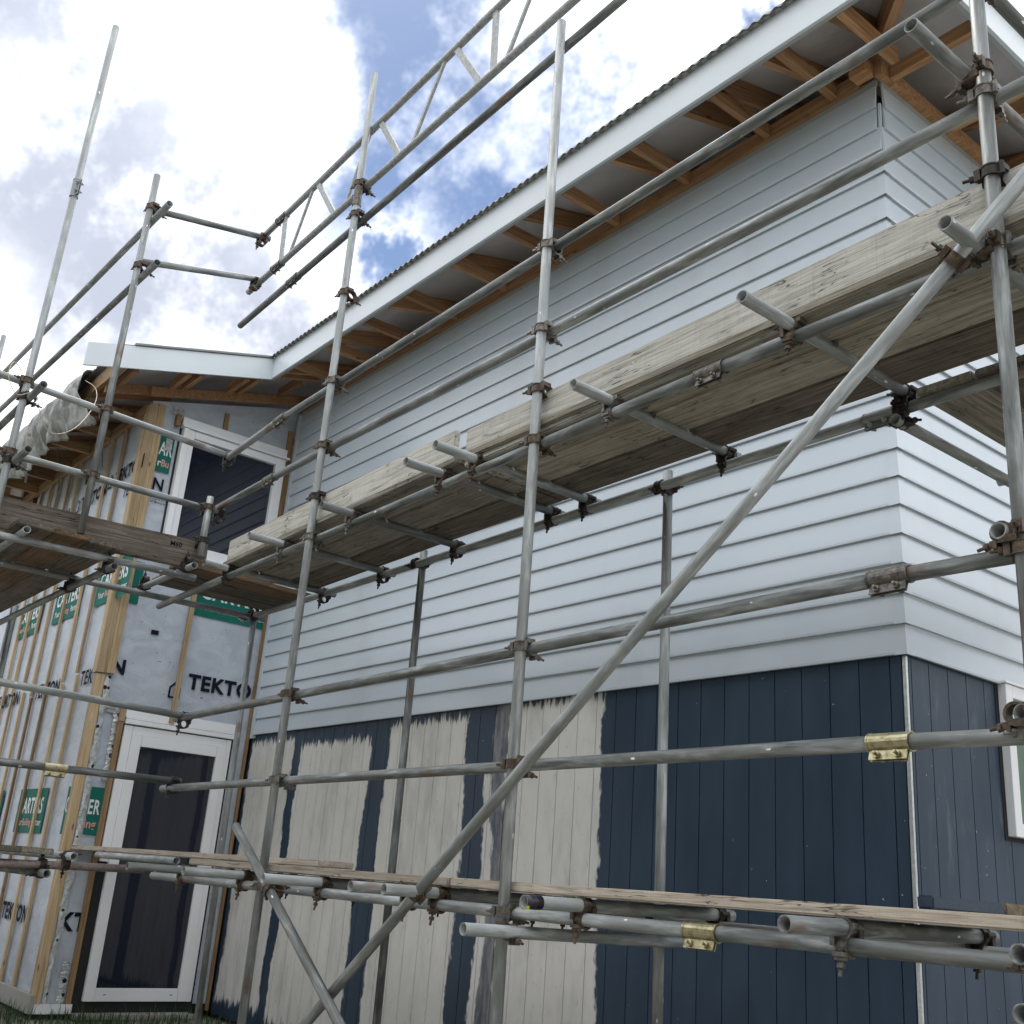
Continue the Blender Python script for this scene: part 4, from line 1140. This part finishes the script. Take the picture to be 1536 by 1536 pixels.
for z in (4.06, 3.61): tube('guard_rail', (-6.88, 1.45, z), (-11.8, 1.45, z + 0.05), ws); coupler((XP, 1.41, z), Zv, Xv, Yv, l1, 2)
# ledgers and cross tubes under the wing deck
o = tube('ledger', (XR, 0.9, 3.118), (XR, 2.80, 3.150), ws)
coupler((XP, 1.405, 3.12), Zv, Yv, -Xv, l1, 0)
o = tube('ledger', (-8.06, 0.9, 3.135), (-8.06, 3.75, 3.160), ws); coupler((-8.06, 3.65, 3.16), Yv, Xv, Zv, o, 2)
for x0, y, z in ((-7.15, 2.19, 3.068), (-7.15, 2.73, 3.205)):
    o = tube('transom', (x0 + 0.03, y, z), (-10.4 if y < 2.5 else -8.2, y, z), ws); coupler((XR, y, z), Xv, Yv, Zv, o, 2); coupler((-8.06, y, z), Xv, Yv, Zv, o, 2)
for y in (1.60,): tube('transom', (-7.1, y, 3.165), (-10.4, y, 3.165), ws)
o = tube('ledger', (XR, 0.9, 1.140), (XR, 2.80, 1.180), ws, mat_rust('pinkish_oxidised_tube', (0.16, 0.125, 0.11), (0.27, 0.22, 0.20), (0.36, 0.32, 0.30), 0.35, 0.5))
o['label'] = 'pinkish oxidised ledger'
for y, z in ((2.30, 1.228), (2.16, 1.118)):
    o = tube('transom', (-7.12, y, z), (-10.4, y, z), ws); coupler((XR, y, z), Xv, Yv, Zv if z < 1.15 else -Zv, o, 2)
tube('transom', (-7.10, 2.95, 1.249), (-8.6, 2.95, 1.249), ws)
# wing deck planks with their ends out past the toe board
for k, (ya, mt) in enumerate(((1.655, M_PLANKD), (1.888, M_PLANKB), (2.122, M_PLANKD))):
    plank('scaffold_plank', (-7.12 - 0.02 * k, ya, 3.212), (-11.5, ya, 3.215), 0.226, 0.038, mt,
          ('old plank of the wing deck, end split and mossy', 'brown stained plank of the wing deck', 'old plank of the wing deck beside the bridging planks')[k])
for k in range(3):
    xk = -7.42 - 0.245 * k
    plank('scaffold_plank', (xk, 2.70 + 0.03 * k, 3.255 - 0.002 * k), (xk, 3.78, 3.24), 0.232, 0.038, (M_PLANKB, M_PLANKD, M_PLANKD)[k],
          'short bridging plank between the wing deck and the main deck, %s' % ('outermost', 'middle one', 'next the door')[k])
tb = plank('toe_board', (-7.335, 1.10, 3.285), (-7.335, 2.885, 3.338), 0.036, 0.215, M_PLANKD, 'dark grey toe board of the wing deck stamped near its end', None, 'toe board')
t_ = text('M60', 0.05, M_INK, (-7.3155, 2.60, 3.36), (0, 1, 0.03), (0, -0.03, 1), tb, 'stamp', 1.0, 0.001)
# low wing deck
for k, ya in enumerate((1.66, 1.90, 2.10)):
    plank('scaffold_plank', (-7.10 - .05 * k, ya, 1.226 + 0.02), (-11.0, ya, 1.246), 0.20, 0.038, (M_PLANK, M_PLANKD, M_PLANK)[k],
          'low wing deck plank at the foot of the tall standard, %s' % ('outer one', 'middle one', 'inner one')[k])

# ------------------------------------------------------------------ tarp and cords
def tarp():
    n, m = 60, 30; vs_, fs = [], []
    for i in range(n + 1):
        s = i / n; x = -9.86 - 3.2 * s
        drop = 0.60 - 0.16 * s + 0.05 * math.sin(s * 13) - 0.10 * math.sin(min(1, s * 3) * math.pi)
        for j in range(m + 1):
            t = j / m
            if t < 0.3:
                q = t / 0.3; y = 2.95 - (2.95 - 2.44) * q; z = zu(y) + 0.062; fl = 0.0
            else:
                q = (t - 0.3) / 0.7; fl = q; y = 2.44 - 0.07 * math.sin(q * math.pi) + 0.10 * q; z = zu(2.44) + 0.062 - drop * q
            f = 0.05 * noise.noise(Vector((x * 2.6, t * 1.5, 4))) + 0.045 * noise.noise(Vector((x * 8 + t * 3, t * 2.4, 9))) + 0.02 * noise.noise(Vector((x * 19 - t * 6, t * 7, 3)))
            xx = x + 0.36 * fl * fl * max(0, 1 - s * 6)
            vs_.append((xx + 0.02 * noise.noise(Vector((x * 5, t * 6, 2))), y - 0.015 + f * (0.4 + fl) - 0.02 * (fl > 0), z + (0 if fl else abs(f) * .4)))
    for i in range(n):
        for j in range(m):
            a = i * (m + 1) + j; fs.append((a, a + m + 1, a + m + 2, a + 1))
    o = poly('tarpaulin', vs_, fs, M_TARP, smooth=True)
    sm = o.modifiers.new('thickness', 'SOLIDIFY'); sm.thickness = 0.002
    tag(o, 'grey woven tarpaulin hanging over the unfinished wing eave', 'tarpaulin')
tarp()
def cord(name, pts, r, mat, label):
    pts = [Vector(p) for p in pts]; path = []
    for i in range(len(pts) - 1):
        p0, p1, p2, p3 = pts[max(i - 1, 0)], pts[i], pts[i + 1], pts[min(i + 2, len(pts) - 1)]
        for k in range(6):
            t = k / 6
            path.append(0.5 * ((2 * p1) + (p2 - p0) * t + (2 * p0 - 5 * p1 + 4 * p2 - p3) * t * t + (3 * p1 - p0 - 3 * p2 + p3) * t ** 3))
    path.append(pts[-1]); vs_, fs = [], []
    for i, p in enumerate(path):
        d = (path[min(i + 1, len(path) - 1)] - path[max(i - 1, 0)]).normalized()
        a = d.cross(Vector((.3, .5, .8))).normalized(); b = d.cross(a)
        for k in range(6):
            t = k * math.pi / 3; vs_.append(p + r * (a * math.cos(t) + b * math.sin(t)))
    for i in range(len(path) - 1):
        for k in range(6):
            k2 = (k + 1) % 6; fs.append((6 * i + k, 6 * i + k2, 6 * i + 6 + k2, 6 * i + 6 + k))
    o = poly(name, vs_, fs, mat, smooth=True); tag(o, label, 'cord')
    return o
cord('cord', [(-7.17, 1.36, 4.22), (-7.16, 1.30, 4.26), (-7.12, 1.28, 4.14), (-7.14, 1.36, 4.04), (-7.17, 1.47, 4.10), (-7.20, 1.53, 4.0), (-7.25, 1.62, 3.90), (-7.35, 1.74, 3.95), (-7.6, 1.9, 4.15), (-8.3, 2.15, 4.62), (-9.2, 2.36, 5.12), (-9.9, 2.43, 5.46)],
     0.003, M_CORD, 'pale cord looped round the tall standard and tied to the tarpaulin')
cord('cord', [(-9.62, 2.50, 4.95), (-9.66, 2.58, 4.86), (-9.70, 2.66, 4.78), (-9.72, 2.70, 4.62)], 0.005, M_CORDB, 'black tie hanging from the tarpaulin edge nearest the barge board')
cord('cord', [(-10.75, 2.52, 5.03), (-10.76, 2.56, 4.92), (-10.78, 2.60, 4.80), (-10.80, 2.64, 4.62)], 0.005, M_CORDB, 'black tie hanging from the middle of the tarpaulin edge')

# ------------------------------------------------------------------ trees mirrored in the end-wall window
def tree(x, y, h, seed, label):
    rg = random.Random(seed)
    t = thing('tree', label, 'tree', (x, y, 0), 'garden trees beyond the end wall')
    vs_, fs = [], []
    def limb(a, b, r0, r1):
        a, b = Vector(a), Vector(b); d = (b - a).normalized(); u = d.orthogonal().normalized(); v = d.cross(u); s = len(vs_)
        for p, r in ((a, r0), (b, r1)):
            for k in range(7): vs_.append(p + r * (u * math.cos(k * .8976) + v * math.sin(k * .8976)))
        for k in range(7): fs.append((s + k, s + (k + 1) % 7, s + 7 + (k + 1) % 7, s + 7 + k))
    top = Vector((x + .2, y, h * .62)); limb((x, y, -.05), top, .16, .08)
    tips = []
    for k in range(13):
        a = rg.uniform(0, 6.28); q = Vector((x, y, h * rg.uniform(.16, .62))); e = q + Vector((math.cos(a), math.sin(a), rg.uniform(.4, 1.1))) * h * rg.uniform(.2, .34)
        limb(q, e, .05, .015); tips.append(e); tips.append((q + e) / 2)
    poly('trunk', vs_, fs, M_BARK, t, smooth=True)
    vs_, fs = [], []
    for e in tips:
        for k in range(230):
            p = e + Vector((rg.gauss(0, 1), rg.gauss(0, 1), rg.gauss(0, .8))) * h * .10
            u = Vector((rg.gauss(0, 1), rg.gauss(0, 1), rg.gauss(0, 1))).normalized(); v = u.orthogonal().normalized(); s = len(vs_); l = rg.uniform(.08, .16)
            vs_ += [p - u * l, p + v * l * .45, p + u * l, p - v * l * .45]; fs.append((s, s + 1, s + 2, s + 3))
    me = bpy.data.meshes.new('crown'); me.from_pydata([tuple(v) for v in vs_], [], fs); me.update()
    link('crown', me, M_LEAF, t)
    return t
t0 = tree(6.0, 21.5, 5.6, 11, 'smaller leafy garden tree beyond the end wall')
t1 = tree(3.2, 18.5, 7.2, 12, 'taller leafy garden tree beyond the end wall')
# unseen tree row, added behind the camera to block low sky and darken the lower wall
for k in range(9):
    src = (t0, t1)[k % 2]
    c = src.copy(); COL.objects.link(c)
    c.location = (-19 + 3.3 * k + random.uniform(-.5, .5), -7.6 + random.uniform(-.8, .8), 0)
    c.rotation_euler = (0, 0, random.uniform(0, 6.28)); sc_ = random.uniform(1.0, 1.2) * (1.0 if k % 2 else 1.2); c.scale = (sc_, sc_, sc_)
    c['label'] = 'unseen leafy tree added behind the camera to shade the lower wall'; c['group'] = 'added shade trees behind the camera'
    for ch in src.children:
        q = ch.copy(); COL.objects.link(q); q.parent = c; q.matrix_parent_inverse = Matrix.Translation(src.location).inverted()
bpy.context.view_layer.update()
